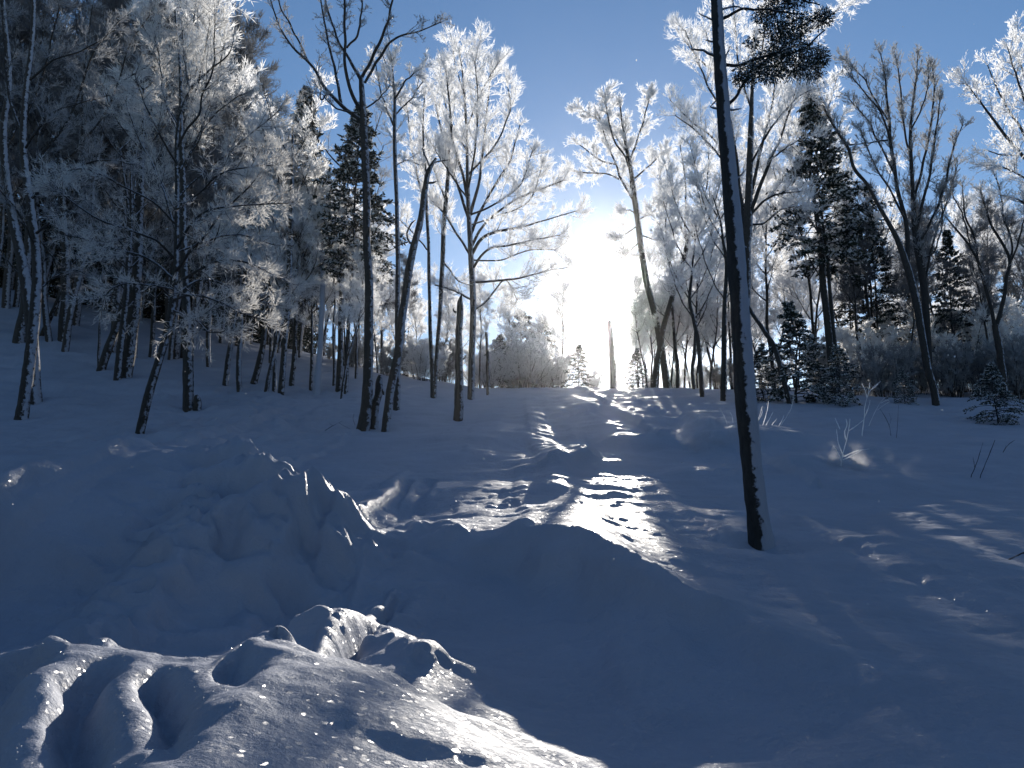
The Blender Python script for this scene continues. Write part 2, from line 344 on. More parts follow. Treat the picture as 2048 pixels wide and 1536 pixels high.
class Geo:
    def __init__(self): self.v = []; self.f = {3: [], 4: []}; self.n = 0
    def add(self, v, f, k):
        self.v.append(v); self.f[k].append(f.ravel() + self.n); self.n += len(v)
    def tubes(self, P, r, sides, cap=False):
        """P (M,K,3), r (M,K)"""
        M, K, _ = P.shape
        if M == 0: return
        T = np.empty_like(P); T[:, 1:-1] = P[:, 2:] - P[:, :-2] if K > 2 else T[:, 1:-1]; T[:, 0] = P[:, 1] - P[:, 0]; T[:, -1] = P[:, -1] - P[:, -2]
        T = nrm(T); av = nrm(P[:, -1] - P[:, 0])
        ref = np.where(np.abs(av[:, 2:3]) > .8, np.array([[1., .1, 0]]), np.array([[.05, .1, 1.]]))
        A = nrm(np.cross(T, ref[:, None, :])); B = np.cross(T, A)
        th = np.arange(sides) * 2 * pi / sides
        V = P[:, :, None, :] + r[:, :, None, None] * (A[:, :, None, :] * np.cos(th)[None, None, :, None] + B[:, :, None, :] * np.sin(th)[None, None, :, None])
        idx = np.arange(M * K * sides).reshape(M, K, sides)
        a = idx[:, :-1, :]; b = np.roll(a, -1, axis=2); c = idx[:, 1:, :]; d = np.roll(c, -1, axis=2)
        self.add(V.reshape(-1, 3), np.stack([a, b, d, c], -1), 4)
    def blades(self, P0, D, L, w, fold=.5):
        """folded open frost blades: two triangles per twiglet"""
        M = len(P0)
        if M == 0: return
        q = nrm(np.cross(D, nrm(rng.normal(size=(M, 3))))); s = nrm(np.cross(D, q))
        mid = P0 + D * (L * .45)[:, None]
        tip = P0 + D * L[:, None]
        w = w[:, None]
        V = np.stack([P0, mid + q * w + s * w * fold, tip, mid - q * w + s * w * fold], 1).reshape(-1, 3)
        i = np.arange(M)[:, None] * 4
        self.add(V, np.concatenate([i + [[0, 1, 2]], i + [[0, 2, 3]]], 1), 3)
    def cones(self, P0, D, L, w):
        M = len(P0)
        if M == 0: return
        q = nrm(np.cross(D, nrm(rng.normal(size=(M, 3))))); s = np.cross(D, q)
        w = w[:, None]; m = P0 + D * (L * .35)[:, None]
        V = np.stack([P0, m + q * w, m - q * w * .5 + s * w * .86, m - q * w * .5 - s * w * .86, P0 + D * L[:, None]], 1).reshape(-1, 3)
        i = np.arange(M)[:, None] * 5
        self.add(V, np.concatenate([i + [[0, 2, 1]], i + [[0, 3, 2]], i + [[4, 1, 2]], i + [[4, 3, 1]]], 1), 3)
    def mesh(self, name, smooth=True):
        bl = []
        for k in (3, 4):
            if self.f[k]: bl.append((np.concatenate(self.f[k]), k))
        return new_mesh(name, np.concatenate(self.v), bl, 0, smooth)

# ------------------------------------------------------------------ materials
def mat_new(name):
    m = bpy.data.materials.new(name); m.use_nodes = True; m.node_tree.nodes.clear()
    n = m.node_tree.nodes; l = m.node_tree.links
    return m, n, l
def N(n, typ, **kw):
    x = n.new(typ)
    for k, v in kw.items(): setattr(x, k, v)
    return x
def ramp(n, a, b, ca, cb):
    r = n.new('ShaderNodeValToRGB'); e = r.color_ramp.elements
    e[0].position = a; e[0].color = (*ca, 1); e[1].position = b; e[1].color = (*cb, 1)
    return r
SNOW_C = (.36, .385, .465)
def snow_mat():
    m, n, l = mat_new('snow')
    out = N(n, 'ShaderNodeOutputMaterial'); p = N(n, 'ShaderNodeBsdfPrincipled')
    p.inputs['Roughness'].default_value = .6; p.inputs['Specular IOR Level'].default_value = .08
    g = N(n, 'ShaderNodeNewGeometry')
    n1 = N(n, 'ShaderNodeTexNoise'); n1.inputs['Scale'].default_value = 45; n1.inputs['Detail'].default_value = 5; n1.inputs['Roughness'].default_value = .75
    n2 = N(n, 'ShaderNodeTexNoise'); n2.inputs['Scale'].default_value = 1.2; n2.inputs['Detail'].default_value = 4
    n3 = N(n, 'ShaderNodeTexNoise'); n3.inputs['Scale'].default_value = 7; n3.inputs['Detail'].default_value = 6; n3.inputs['Roughness'].default_value = .65
    for x in (n1, n2, n3): l.new(g.outputs['Position'], x.inputs['Vector'])
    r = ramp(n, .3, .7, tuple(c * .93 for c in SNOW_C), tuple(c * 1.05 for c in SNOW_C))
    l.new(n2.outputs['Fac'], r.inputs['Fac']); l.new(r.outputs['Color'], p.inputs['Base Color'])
    b1 = N(n, 'ShaderNodeBump'); b1.inputs['Strength'].default_value = .55; b1.inputs['Distance'].default_value = .012
    b2 = N(n, 'ShaderNodeBump'); b2.inputs['Strength'].default_value = .8; b2.inputs['Distance'].default_value = .04
    l.new(n1.outputs['Fac'], b1.inputs['Height']); l.new(n3.outputs['Fac'], b2.inputs['Height'])
    l.new(b2.outputs['Normal'], b1.inputs['Normal']); l.new(b1.outputs['Normal'], p.inputs['Normal'])
    # wind-glazed facets: grains with their own tilt catch the sun
    v = N(n, 'ShaderNodeTexVoronoi'); v.inputs['Scale'].default_value = 70; l.new(g.outputs['Position'], v.inputs['Vector'])
    vm = N(n, 'ShaderNodeVectorMath', operation='SUBTRACT'); vm.inputs[1].default_value = (.5, .5, .5); l.new(v.outputs['Color'], vm.inputs[0])
    vs = N(n, 'ShaderNodeVectorMath', operation='SCALE'); vs.inputs['Scale'].default_value = 1.1; l.new(vm.outputs[0], vs.inputs[0])
    va = N(n, 'ShaderNodeVectorMath', operation='ADD'); l.new(vs.outputs[0], va.inputs[0]); l.new(g.outputs['Normal'], va.inputs[1])
    vn = N(n, 'ShaderNodeVectorMath', operation='NORMALIZE'); l.new(va.outputs[0], vn.inputs[0])
    gl = N(n, 'ShaderNodeBsdfGlossy'); gl.inputs['Roughness'].default_value = .22; gl.inputs['Color'].default_value = (.9, .9, .9, 1)
    l.new(vn.outputs[0], gl.inputs['Normal'])
    mx = N(n, 'ShaderNodeMixShader'); mx.inputs[0].default_value = .025
    l.new(p.outputs[0], mx.inputs[1]); l.new(gl.outputs[0], mx.inputs[2]); l.new(mx.outputs[0], out.inputs['Surface'])
    return m
def bark_mat(name, dark, light, snow=.35, side=(.8, -.45, .25)):
    m, n, l = mat_new(name)
    out = N(n, 'ShaderNodeOutputMaterial'); p = N(n, 'ShaderNodeBsdfPrincipled'); p.inputs['Roughness'].default_value = .85
    g = N(n, 'ShaderNodeNewGeometry')
    mp = N(n, 'ShaderNodeMapping'); mp.inputs['Scale'].default_value = (9, 9, 2.2); l.new(g.outputs['Position'], mp.inputs['Vector'])
    n1 = N(n, 'ShaderNodeTexNoise'); n1.inputs['Scale'].default_value = 3.5; n1.inputs['Detail'].default_value = 6; n1.inputs['Roughness'].default_value = .7; l.new(mp.outputs[0], n1.inputs['Vector'])
    r = ramp(n, .35, .7, dark, light); l.new(n1.outputs['Fac'], r.inputs['Fac'])
    # snow plastered on the weather side
    d = N(n, 'ShaderNodeVectorMath', operation='DOT_PRODUCT'); d.inputs[1].default_value = tuple(nrm(np.array(side))); l.new(g.outputs['Normal'], d.inputs[0])
    n2 = N(n, 'ShaderNodeTexNoise'); n2.inputs['Scale'].default_value = 9; n2.inputs['Detail'].default_value = 5; n2.inputs['Roughness'].default_value = .7; l.new(g.outputs['Position'], n2.inputs['Vector'])
    a = N(n, 'ShaderNodeMath', operation='MULTIPLY_ADD'); l.new(n2.outputs['Fac'], a.inputs[0]); a.inputs[1].default_value = 1.5; a.inputs[2].default_value = -.75
    b = N(n, 'ShaderNodeMath', operation='ADD'); l.new(d.outputs['Value'], b.inputs[0]); l.new(a.outputs[0], b.inputs[1])
    t = 1 - snow * 1.6
    mr = N(n, 'ShaderNodeMapRange'); mr.inputs['From Min'].default_value = t; mr.inputs['From Max'].default_value = t + .12; l.new(b.outputs[0], mr.inputs['Value'])
    mix = N(n, 'ShaderNodeMix', data_type='RGBA'); l.new(mr.outputs[0], mix.inputs['Factor']); l.new(r.outputs['Color'], mix.inputs['A']); mix.inputs['B'].default_value = (*SNOW_C, 1)
    l.new(mix.outputs['Result'], p.inputs['Base Color'])
    hsum = N(n, 'ShaderNodeMath', operation='ADD'); l.new(n1.outputs['Fac'], hsum.inputs[0]); l.new(mr.outputs[0], hsum.inputs[1])
    bm = N(n, 'ShaderNodeBump'); bm.inputs['Strength'].default_value = .9; bm.inputs['Distance'].default_value = .02
    l.new(hsum.outputs[0], bm.inputs['Height']); l.new(bm.outputs[0], p.inputs['Normal'])
    l.new(p.outputs[0], out.inputs['Surface'])
    return m
def frost_mat(name, col, trans=.6):
    m, n, l = mat_new(name)
    out = N(n, 'ShaderNodeOutputMaterial')
    d = N(n, 'ShaderNodeBsdfDiffuse'); t = N(n, 'ShaderNodeBsdfTranslucent')
    d.inputs['Color'].default_value = (*col, 1); t.inputs['Color'].default_value = (*col, 1)
    mx = N(n, 'ShaderNodeMixShader'); mx.inputs[0].default_value = trans
    l.new(d.outputs[0], mx.inputs[1]); l.new(t.outputs[0], mx.inputs[2]); l.new(mx.outputs[0], out.inputs['Surface'])
    return m
def plain(name, col, rough=.8, spec=.3):
    m, n, l = mat_new(name)
    out = N(n, 'ShaderNodeOutputMaterial'); p = N(n, 'ShaderNodeBsdfPrincipled')
    g = N(n, 'ShaderNodeNewGeometry'); n2 = N(n, 'ShaderNodeTexNoise'); n2.inputs['Scale'].default_value = 6; n2.inputs['Detail'].default_value = 3; l.new(g.outputs['Position'], n2.inputs['Vector'])
    r = ramp(n, .3, .7, tuple(c * .6 for c in col), tuple(min(1, c * 1.35) for c in col)); l.new(n2.outputs['Fac'], r.inputs['Fac'])
    l.new(r.outputs['Color'], p.inputs['Base Color']); p.inputs['Roughness'].default_value = rough; p.inputs['Specular IOR Level'].default_value = spec
    l.new(p.outputs[0], out.inputs['Surface'])
    return m
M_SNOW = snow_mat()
M_BARK = bark_mat('bark', (.012, .010, .009), (.05, .043, .038), .16)
M_BARKS = bark_mat('bark_snowy', (.012, .011, .010), (.04, .036, .032), .11)
M_BIG = bark_mat('bark_plastered', (.010, .010, .010), (.035, .034, .032), .36, (.75, -.6, .1))
M_LIMB = bark_mat('limb_bark', (.010, .009, .009), (.030, .027, .026), .26, (.3, -.2, .9))
M_WHITE = bark_mat('rimed_bark', (.25, .28, .33), (.5, .56, .66), .62)
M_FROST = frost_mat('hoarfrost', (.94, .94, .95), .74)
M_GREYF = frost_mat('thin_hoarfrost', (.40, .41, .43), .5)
M_MIDF = frost_mat('mid_hoarfrost', (.66, .65, .64), .6)  # hoarfrost in a middle grey tone for two left trees
M_DARKF = frost_mat('dark_hoarfrost', (.17, .18, .20), .35)  # darkest hoarfrost with little translucency, for the wood trees
M_NEED = plain('needles', (.022, .034, .024))
M_CLUMP = frost_mat('rime_clumps', (.72, .75, .78), .35)

# ------------------------------------------------------------------ snow ground
def build_ground():
    core = np.linspace(-38, 38, 510)
    side1 = np.linspace(-180, -41, 36); side2 = np.linspace(41, 177, 36)
    ang = np.radians(np.concatenate([side1, core, side2]))
    rad = np.concatenate([[.25, .6, 1.0, 1.4, 1.8, 2.2], np.exp(np.linspace(math.log(2.3), math.log(52), 525)), np.exp(np.linspace(math.log(54), math.log(210), 40))])
    A, Q = np.meshgrid(ang, rad)
    X = Q * np.sin(A); Y = Q * np.cos(A)
    Z = ground(X.ravel(), Y.ravel()).reshape(X.shape)
    V = np.stack([X, Y, Z], -1).reshape(-1, 3)
    nr, na = X.shape
    i = np.arange(nr * na).reshape(nr, na)
    a = i[:-1, :]; b = i[1:, :]; c = np.roll(b, -1, axis=1); d = np.roll(a, -1, axis=1)
    f = np.stack([a, d, c, b], -1)
    V = np.concatenate([V, [[0, 0, float(ground(np.array([0.]), np.array([0.]))[0])]]])
    k = i[0]; tri = np.stack([np.roll(k, -1), k, np.full(na, len(V) - 1)], -1)
    me = new_mesh('snow_ground', V, [(f, 4), (tri, 3)], 0)
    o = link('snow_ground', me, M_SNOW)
    tag(o, 'snow covered slope with drifts, trodden mounds and ridges in blue shade', kind='structure')
    # faces must look up
    return o
build_ground()

# ------------------------------------------------------------------ tree growing
def at(px, py, Y):
    d = ray(px, py); return d / d[1] * Y
def smooth_line(P, K):
    """Catmull-Rom through the points, K samples; last axis may carry a radius"""
    P = np.asarray(P, float); n = len(P)
    E = np.concatenate([[2 * P[0] - P[1]], P, [2 * P[-1] - P[-2]]])
    seg = np.linalg.norm(np.diff(P[:, :3], axis=0), axis=1); cum = np.concatenate([[0], np.cumsum(seg)]); cum /= cum[-1]
    u = np.linspace(0, 1, K); out = []
    for q in u:
        i = min(int(np.searchsorted(cum, q, side='right')) - 1, n - 2); i = max(i, 0)
        t = (q - cum[i]) / max(cum[i + 1] - cum[i], 1e-9)
        a, b, c, d = E[i], E[i + 1], E[i + 2], E[i + 3]
        out.append(.5 * (2 * b + (c - a) * t + (2 * a - 5 * b + 4 * c - d) * t * t + (3 * b - a - 3 * c + d) * t ** 3))
    return np.array(out)
def wobble(P, amp, freq, seed):
    t = np.linspace(0, 1, len(P)) * freq
    w = np.stack([perlin(t + 3.3 * k + .37, np.full(len(P), seed * 1.7 + k * 5.1), 60 + k) for k in range(3)], -1)
    e = np.sin(np.linspace(0, pi, len(P)))[:, None] ** .5
    P[:, :3] += w * amp * e * np.array([1, 1, .5])
    return P
def sample(P, t):
    """P (M,K,3) polylines, t (M,) -> point, tangent"""
    K = P.shape[1]; f = t * (K - 1); i = np.minimum(f.astype(int), K - 2); u = (f - i)[:, None]
    r = np.arange(len(P)); a = P[r, i]; b = P[r, i + 1]
    return a * (1 - u) + b * u, nrm(b - a)
def grow(P0, D, L, K, wob, up):
    M = len(P0); out = np.empty((M, K, 3)); out[:, 0] = P0; d = D.copy(); st = (L / (K - 1))[:, None]
    for k in range(1, K):
        out[:, k] = out[:, k - 1] + d * st
        d = d + rng.normal(size=(M, 3)) * wob; d[:, 2] += up; d = nrm(d)
    return out
def side_dirs(T, spread, up, flat=0.0):
    q = rng.normal(size=T.shape); q[:, 2] *= (1 - flat)
    q = nrm(q - (q * T).sum(1, keepdims=True) * T)
    a = np.abs(rng.normal(spread, .2, len(T)))[:, None]
    d = T * np.cos(a) + q * np.sin(a); d[:, 2] += up
    return nrm(d)
def fill(lines, gb, gt, dens=3.0, L1=1.5, L2=.5, L3=.16, n2=9, n3=9, w3=.013, r1=.012, up=.10, t0=.15, spread=.85, up3=.35, taper=.5, only=None):
    """lines: list of (K,3) limb centre lines. Adds small branches to gb, frost blades to gt."""
    if not lines: return
    A = np.array([l[:, :3] for l in lines]); ln = np.linalg.norm(np.diff(A, axis=1), axis=2).sum(1)
    n = np.maximum(2, (ln * dens).astype(int)); idx = np.repeat(np.arange(len(A)), n)
    t = t0 + (1 - t0) * rng.random(len(idx)) ** .85
    # the limb's own tip carries on
    idx = np.concatenate([idx, np.arange(len(A)), np.arange(len(A))]); t = np.concatenate([t, np.full(2 * len(A), .995)])
    P, T = sample(A[idx], t)
    Lq = L1 * (1 - taper * t) * rng.uniform(.5, 1.35, len(t))
    D = side_dirs(T, np.where(t > .99, .3, spread) if False else spread, up)
    B1 = grow(P, D, Lq, 5, .13, up * .5)
    R1 = np.linspace(1, .35, 5)[None, :] * (r1 * (.6 + .5 * Lq / L1))[:, None]
    gb.tubes(B1, R1, 3)
    i2 = np.repeat(np.arange(len(B1)), n2); t2 = .12 + .88 * rng.random(len(i2))
    P, T = sample(B1[i2], t2)
    L_ = L2 * (1 - .4 * t2) * rng.uniform(.5, 1.3, len(i2)) * (.5 + .5 * Lq[i2] / L1)
    B2 = grow(P, side_dirs(T, .7, up), L_, 3, .14, up)
    sg_ = np.linalg.norm(B2[:, 1:] - B2[:, :-1], axis=2)
    for k_ in (0, 1): gt.blades(B2[:, k_], nrm(B2[:, k_ + 1] - B2[:, k_]), sg_[:, k_] * 1.08, np.full(len(B2), w3 * .62))
    i3 = np.repeat(np.arange(len(B2)), n3); t3 = .05 + .95 * rng.random(len(i3))
    P, T = sample(B2[i3], t3)
    m = len(i3)
    gt.blades(P, side_dirs(T, .6, up3), L3 * rng.uniform(.5, 1.3, m), w3 * rng.uniform(.7, 1.3, m))
    k = int(n2 * n3 * .5); i4 = np.repeat(np.arange(len(B1)), k); t4 = rng.random(len(i4))
    P, T = sample(B1[i4], t4); m = len(i4)
    gt.blades(P, side_dirs(T, .7, up3), L3 * rng.uniform(.3, .8, m), w3 * rng.uniform(.7, 1.2, m))

def hero(name, label, cat, base_px, trunks, limbs=(), Y=None, bark=None, frost=None, group=None, par=None, K=26, stubs=(), sides=10, fillers=None, root=.35):
    """trunks: list of [(px, py, width_px, dy), ...] from the ground up; limbs likewise"""
    bark = bark or M_BARK; frost = frost or M_FROST
    if Y is None:
        x, Y, z = hit(base_px[0], base_px[1], ground)
    else:
        x = at(base_px[0], base_px[1], Y)[0]; z = float(ground(np.array([x]), np.array([Y]))[0])
    o = empty(name, (x, Y, z), label, cat, group)
    org = np.array([x, Y, z])
    def conv(pts, K, amp, seed, first=False):
        q = []
        for p in pts:
            dy = p[3] if len(p) > 3 else 0
            w = at(p[0], p[1], Y + dy) - org
            q.append([*w, p[2] / 2 * (Y + dy) / FOC])
        if first:
            q[0][0:3] = [0, 0, 0] if abs(q[0][0]) < .3 else [q[0][0], q[0][1], float(ground(np.array([q[0][0] + x]), np.array([q[0][1] + Y]))[0]) - z]
            d = np.array(q[1][:3]) - np.array(q[0][:3]); d /= np.linalg.norm(d)
            q = [[*(np.array(q[0][:3]) - d * root), q[0][3] * 1.12]] + q
        L = smooth_line(q, K); return wobble(L, amp, 6, seed)
    lines = []
    sd_ = int(abs(base_px[0])) % 97
    for k, tr in enumerate(trunks):
        Lk = conv(tr, K * 2, .05, sd_ + k, True)
        g = Geo(); rr = Lk[:, 3] * (1 + .10 * perlin(np.linspace(0, 14, len(Lk)), np.full(len(Lk), sd_ + .5), 5))
        if sides >= 12:
            Lk = smooth_line(Lk[::3] if len(Lk) > 40 else Lk, 150); rr = Lk[:, 3] * (1 + .07 * perlin(np.linspace(0, 14, 150), np.full(150, sd_ + .5), 5)); sides = max(sides, 18)
        g.tubes(Lk[None, :, :3], rr[None], sides)
        if sides >= 12:
            V = g.v[0].reshape(len(Lk), sides, 3); c_ = Lk[:, None, :3]; hh_ = np.repeat(Lk[:, 2:3], sides, 1); aa = np.tile(np.arange(sides) * 2 * pi / sides, (len(Lk), 1))
            nz = perlin(np.cos(aa) * 2.2 + 5 + sd_, hh_ * 3.2 + np.sin(aa) * 2.2, 71) * .13 + perlin(np.cos(aa) * 5 + 9, hh_ * 11 + np.sin(aa) * 5, 72) * .07
            g.v[0] = (c_ + (V - c_) * (1 + nz[:, :, None])).reshape(-1, 3)
        # close the top
        me = g.mesh('trunk'); link('trunk', me, bark, o)
        lines.append(Lk)
    ll = []
    for k, lm in enumerate(limbs):
        Lk = conv(lm, K, .07, sd_ + 11 + k)
        g = Geo(); g.tubes(Lk[None, :, :3], Lk[None, :, 3], 7); link('branch', g.mesh('branch'), M_LIMB, o)
        ll.append(Lk)
    for k, lm in enumerate(stubs):
        Lk = conv(lm, 7, .02, sd_ + 31 + k)
        g = Geo(); g.tubes(Lk[None, :, :3], Lk[None, :, 3], 6); link('branch_stub', g.mesh('branch_stub'), bark, o)
    if par is not None:
        gb = Geo(); gt = Geo(); use = list(ll)
        tt = par.pop('trunk_t', None)
        if tt is not None:
            for Lk in lines:
                a = int(len(Lk) * tt); q = Lk[a:]; use.append(smooth_line(q[::max(1, len(q) // 8)], K))
        if use:
            fill(use, gb, gt, **par)
            tag(link('small_branches', gb.mesh('small_branches'), M_LIMB, o), kind='stuff')
            tag(link('frosted_twigs', gt.mesh('frosted_twigs', False), frost, o), kind='stuff')
    return o, Y

# ------------------------------------------------------------------ the traced trees
# tall dark tree on the right, nearest to the camera
big, Yb = hero('tall_spruce', 'tall dark trunk nearest the camera, snow plastered down one side, dark needles on top', 'tree', (1523, 1090),
    [[(1523, 1092, 58), (1520, 1070, 47), (1512, 1000, 42), (1497, 850, 41), (1484, 720, 40), (1472, 560, 38), (1463, 430, 35), (1452, 280, 31), (1442, 150, 27), (1433, 20, 24), (1425, -140, 20), (1418, -300, 15), (1410, -500, 6)]],
    limbs=[[(1454, 212, 8), (1472, 195, 7), (1492, 160, 6, .1), (1530, 120, 5, .2), (1590, 90, 3, .3)],
           [(1447, 130, 8), (1480, 128, 7), (1540, 110, 6), (1600, 100, 4, .2), (1650, 60, 3, .2)],
           [(1437, 40, 8), (1480, 20, 6), (1540, 20, 5), (1610, 30, 3)],
           [(1434, -30, 8), (1490, -40, 6), (1560, -20, 5), (1640, 10, 3)]],
    stubs=[[(1447, 125, 9), (1415, 104, 6), (1381, 97, 3)], [(1440, 45, 6), (1420, 38, 4), (1398, 26, 2)], [(1446, 88, 6), (1428, 84, 5), (1410, 80, 2)],
           [(1456, 215, 7), (1436, 216, 6), (1421, 213, 4), (1432, 202, 3)], [(1452, 220, 6), (1472, 219, 4), (1482, 216, 2)], [(1448, 120, 5), (1456, 103, 3), (1461, 92, 2)], [(1441, 20, 5), (1470, 12, 4), (1495, 22, 2)], [(1474, 500, 8), (1486, 494, 6), (1493, 496, 4)], [(1486, 690, 7), (1470, 684, 5), (1464, 686, 3)], [(1468, 360, 7), (1482, 350, 4), (1492, 338, 2)]],
    bark=M_BIG, sides=20)
def sprays(clusters, o, Y, mat=M_NEED, cmat=None, size=.034, dens=6.5, name='needles'):
    """needle sprays around points (px, py, radius px, dy) of a hero tree"""
    org = np.array(o.location); g = Geo(); gs = Geo()
    for c in clusters:
        dy = c[3] if len(c) > 3 else 0
        p = at(c[0], c[1], Y + dy) - org; r = c[2] * (Y + dy) / FOC
        n = int(300 * dens * (r / .35) ** 2)
        q = nrm(rng.normal(size=(n, 3))) * (rng.random((n, 1)) ** .4) * r * (1 + .35 * rng.normal(size=(n, 1)) * .5) * np.array([1, .8, .8])
        q = p + q
        d = rng.normal(size=(n, 3)) * .8; d[:, 2] -= .35; d += nrm(q - p) * .8; d = nrm(d)
        g.cones(q, d, size * rng.uniform(.8, 1.8, n), size * rng.uniform(.14, .26, n))
        k = n // 6
        gs.cones(q[:k] + [0, 0, size * .25], d[:k], size * rng.uniform(.7, 1.3, k), size * rng.uniform(.2, .35, k))
    tag(link(name, g.mesh(name), mat, o), kind='stuff')
    if cmat: tag(link('snow_load', gs.mesh('snow_load'), cmat, o), kind='stuff')
sprays([(1500, 145, 34), (1540, 120, 42, .1), (1580, 95, 42, .2), (1625, 110, 34, .2), (1640, 38, 26, .2), (1590, 50, 40, .1), (1550, 60, 34), (1530, 30, 26, .1), (1620, 140, 30, .1), (1580, 138, 30, .1), (1560, 8, 34, .1), (1600, -10, 34), (1505, 85, 16), (1480, 160, 20), (1650, 30, 18, .2), (1540, 150, 26), (1640, 120, 22, .2), (1535, -30, 40), (1470, -20, 20), (1640, -60, 50)], big, Yb, cmat=M_CLUMP)

FR = dict(dens=5.2, L1=1.75, L2=.6, L3=.24, n2=10, n3=10, w3=.009, up=.16)
# bright frosted birch in the middle
hero('frosted_tree', 'bright white frosted tree with a full crown beside the clearing of open sky', 'tree', (942, 798),
    [[(942, 798, 15), (944, 700, 14), (946, 600, 13), (942, 500, 12), (938, 430, 10), (935, 340, 8), (932, 240, 6), (926, 150, 4), (918, 95, 2)]],
    limbs=[[(938, 440, 7), (918, 380, 6), (900, 320, 5, .3), (880, 250, 4, .5), (868, 190, 2.5, .6)],
           [(938, 420, 7), (925, 350, 6), (905, 280, 5, -.5), (898, 200, 4, -.8), (890, 120, 2, -.9)],
           [(940, 430, 8), (958, 360, 6, .2), (966, 290, 5, .4), (975, 210, 4, .5), (985, 130, 2, .6)],
           [(941, 470, 7), (960, 425, 6, .3), (990, 370, 5, .6), (1020, 320, 4, .9), (1040, 250, 2, 1.0)],
           [(943, 510, 8), (965, 475, 7, -.2), (1000, 462, 6, -.4), (1040, 455, 5, -.6), (1090, 440, 3, -.8), (1160, 420, 2, -1)],
           [(942, 495, 7), (975, 440, 5, .5), (1030, 400, 4, 1.0), (1090, 375, 3, 1.4), (1130, 360, 2, 1.6)],
           [(947, 564, 6), (985, 562, 5, .2), (1040, 556, 4, .3), (1080, 545, 3, .3), (1135, 535, 2, .3)],
           [(941, 510, 6), (915, 470, 5, .2), (890, 430, 4, .4), (868, 405, 3, .5), (845, 380, 2, .6)],
           [(943, 540, 6), (975, 500, 5, -.5), (1020, 490, 4, -1.0), (1070, 480, 3, -1.4), (1120, 470, 2, -1.6)],
           [(944, 600, 5), (905, 580, 4, .4), (870, 570, 3, .8)],
           [(948, 620, 5), (975, 600, 4, .6), (1010, 560, 3, 1.0), (1035, 600, 2, 1.3)],
           [(936, 380, 5), (950, 300, 4, -.6), (955, 210, 3, -.9), (950, 120, 2, -1.1)],
           [(936, 350, 5), (990, 290, 4, .2), (1020, 220, 3, .3), (1015, 170, 2, .3)],
           [(940, 430, 5), (985, 410, 4, -.3), (1040, 370, 3, -.5), (1065, 300, 2, -.6)], [(941, 450, 4), (1000, 430, 3, .8), (1060, 400, 3, 1.2), (1085, 330, 2, 1.4)],
           [(933, 300, 4), (900, 240, 3, .5), (880, 140, 2, .7)], [(932, 260, 4), (965, 180, 3, -.3), (1000, 120, 2, -.5)], [(937, 400, 4), (895, 340, 3, -.8), (870, 300, 2, -1.1)], [(944, 520, 4), (1000, 520, 3, -.2), (1060, 500, 3, -.4), (1110, 500, 2, -.5)],
           [(926, 180, 3), (910, 130, 2, .4), (905, 85, 1.5, .5)], [(927, 170, 3), (950, 120, 2, .4), (960, 80, 1.5, .5)]],
    par=dict(FR, t0=.22, trunk_t=.5, dens=4.6, L1=1.2, n3=9, n2=9))
# thin double-stemmed tree left of it
hero('double_stemmed_tree', 'slim tree with two stems parting near the snow left of the bright frosted tree', 'tree', (867, 795),
    [[(866, 795, 14), (864, 730, 9), (860, 640, 8), (858, 540, 7), (855, 440, 7), (850, 350, 6), (846, 260, 4), (850, 180, 2)],
     [(868, 795, 13), (873, 720, 8), (880, 620, 9), (886, 500, 10), (891, 410, 10), (897, 330, 7), (900, 250, 3)]],
    limbs=[[(856, 430, 4), (835, 350, 4, .3), (822, 280, 3, .4), (812, 200, 2, .4)], [(891, 400, 4), (865, 330, 3, .5), (850, 260, 2, .6)], [(855, 500, 4), (830, 470, 3, .3), (800, 440, 2, .5)],
           [(885, 520, 4), (915, 560, 3, .3), (940, 570, 2, .4)]],
    par=dict(FR, t0=.1, trunk_t=.5, dens=3.6, L1=1.1), bark=M_BARKS)
# broken stub
hero('broken_snag', 'bare upright broken trunk with a splintered tip standing alone in the snow', 'dead tree', (916, 840),
    [[(916, 841, 20), (918, 780, 18), (918, 700, 15), (919, 640, 14), (920, 612, 13), (921, 600, 9), (923, 590, 3)]],
    stubs=[[(912, 625, 5), (908, 622, 4), (906, 616, 2)], [(924, 720, 5), (930, 715, 3), (931, 710, 2)]], bark=M_BARKS, sides=12)
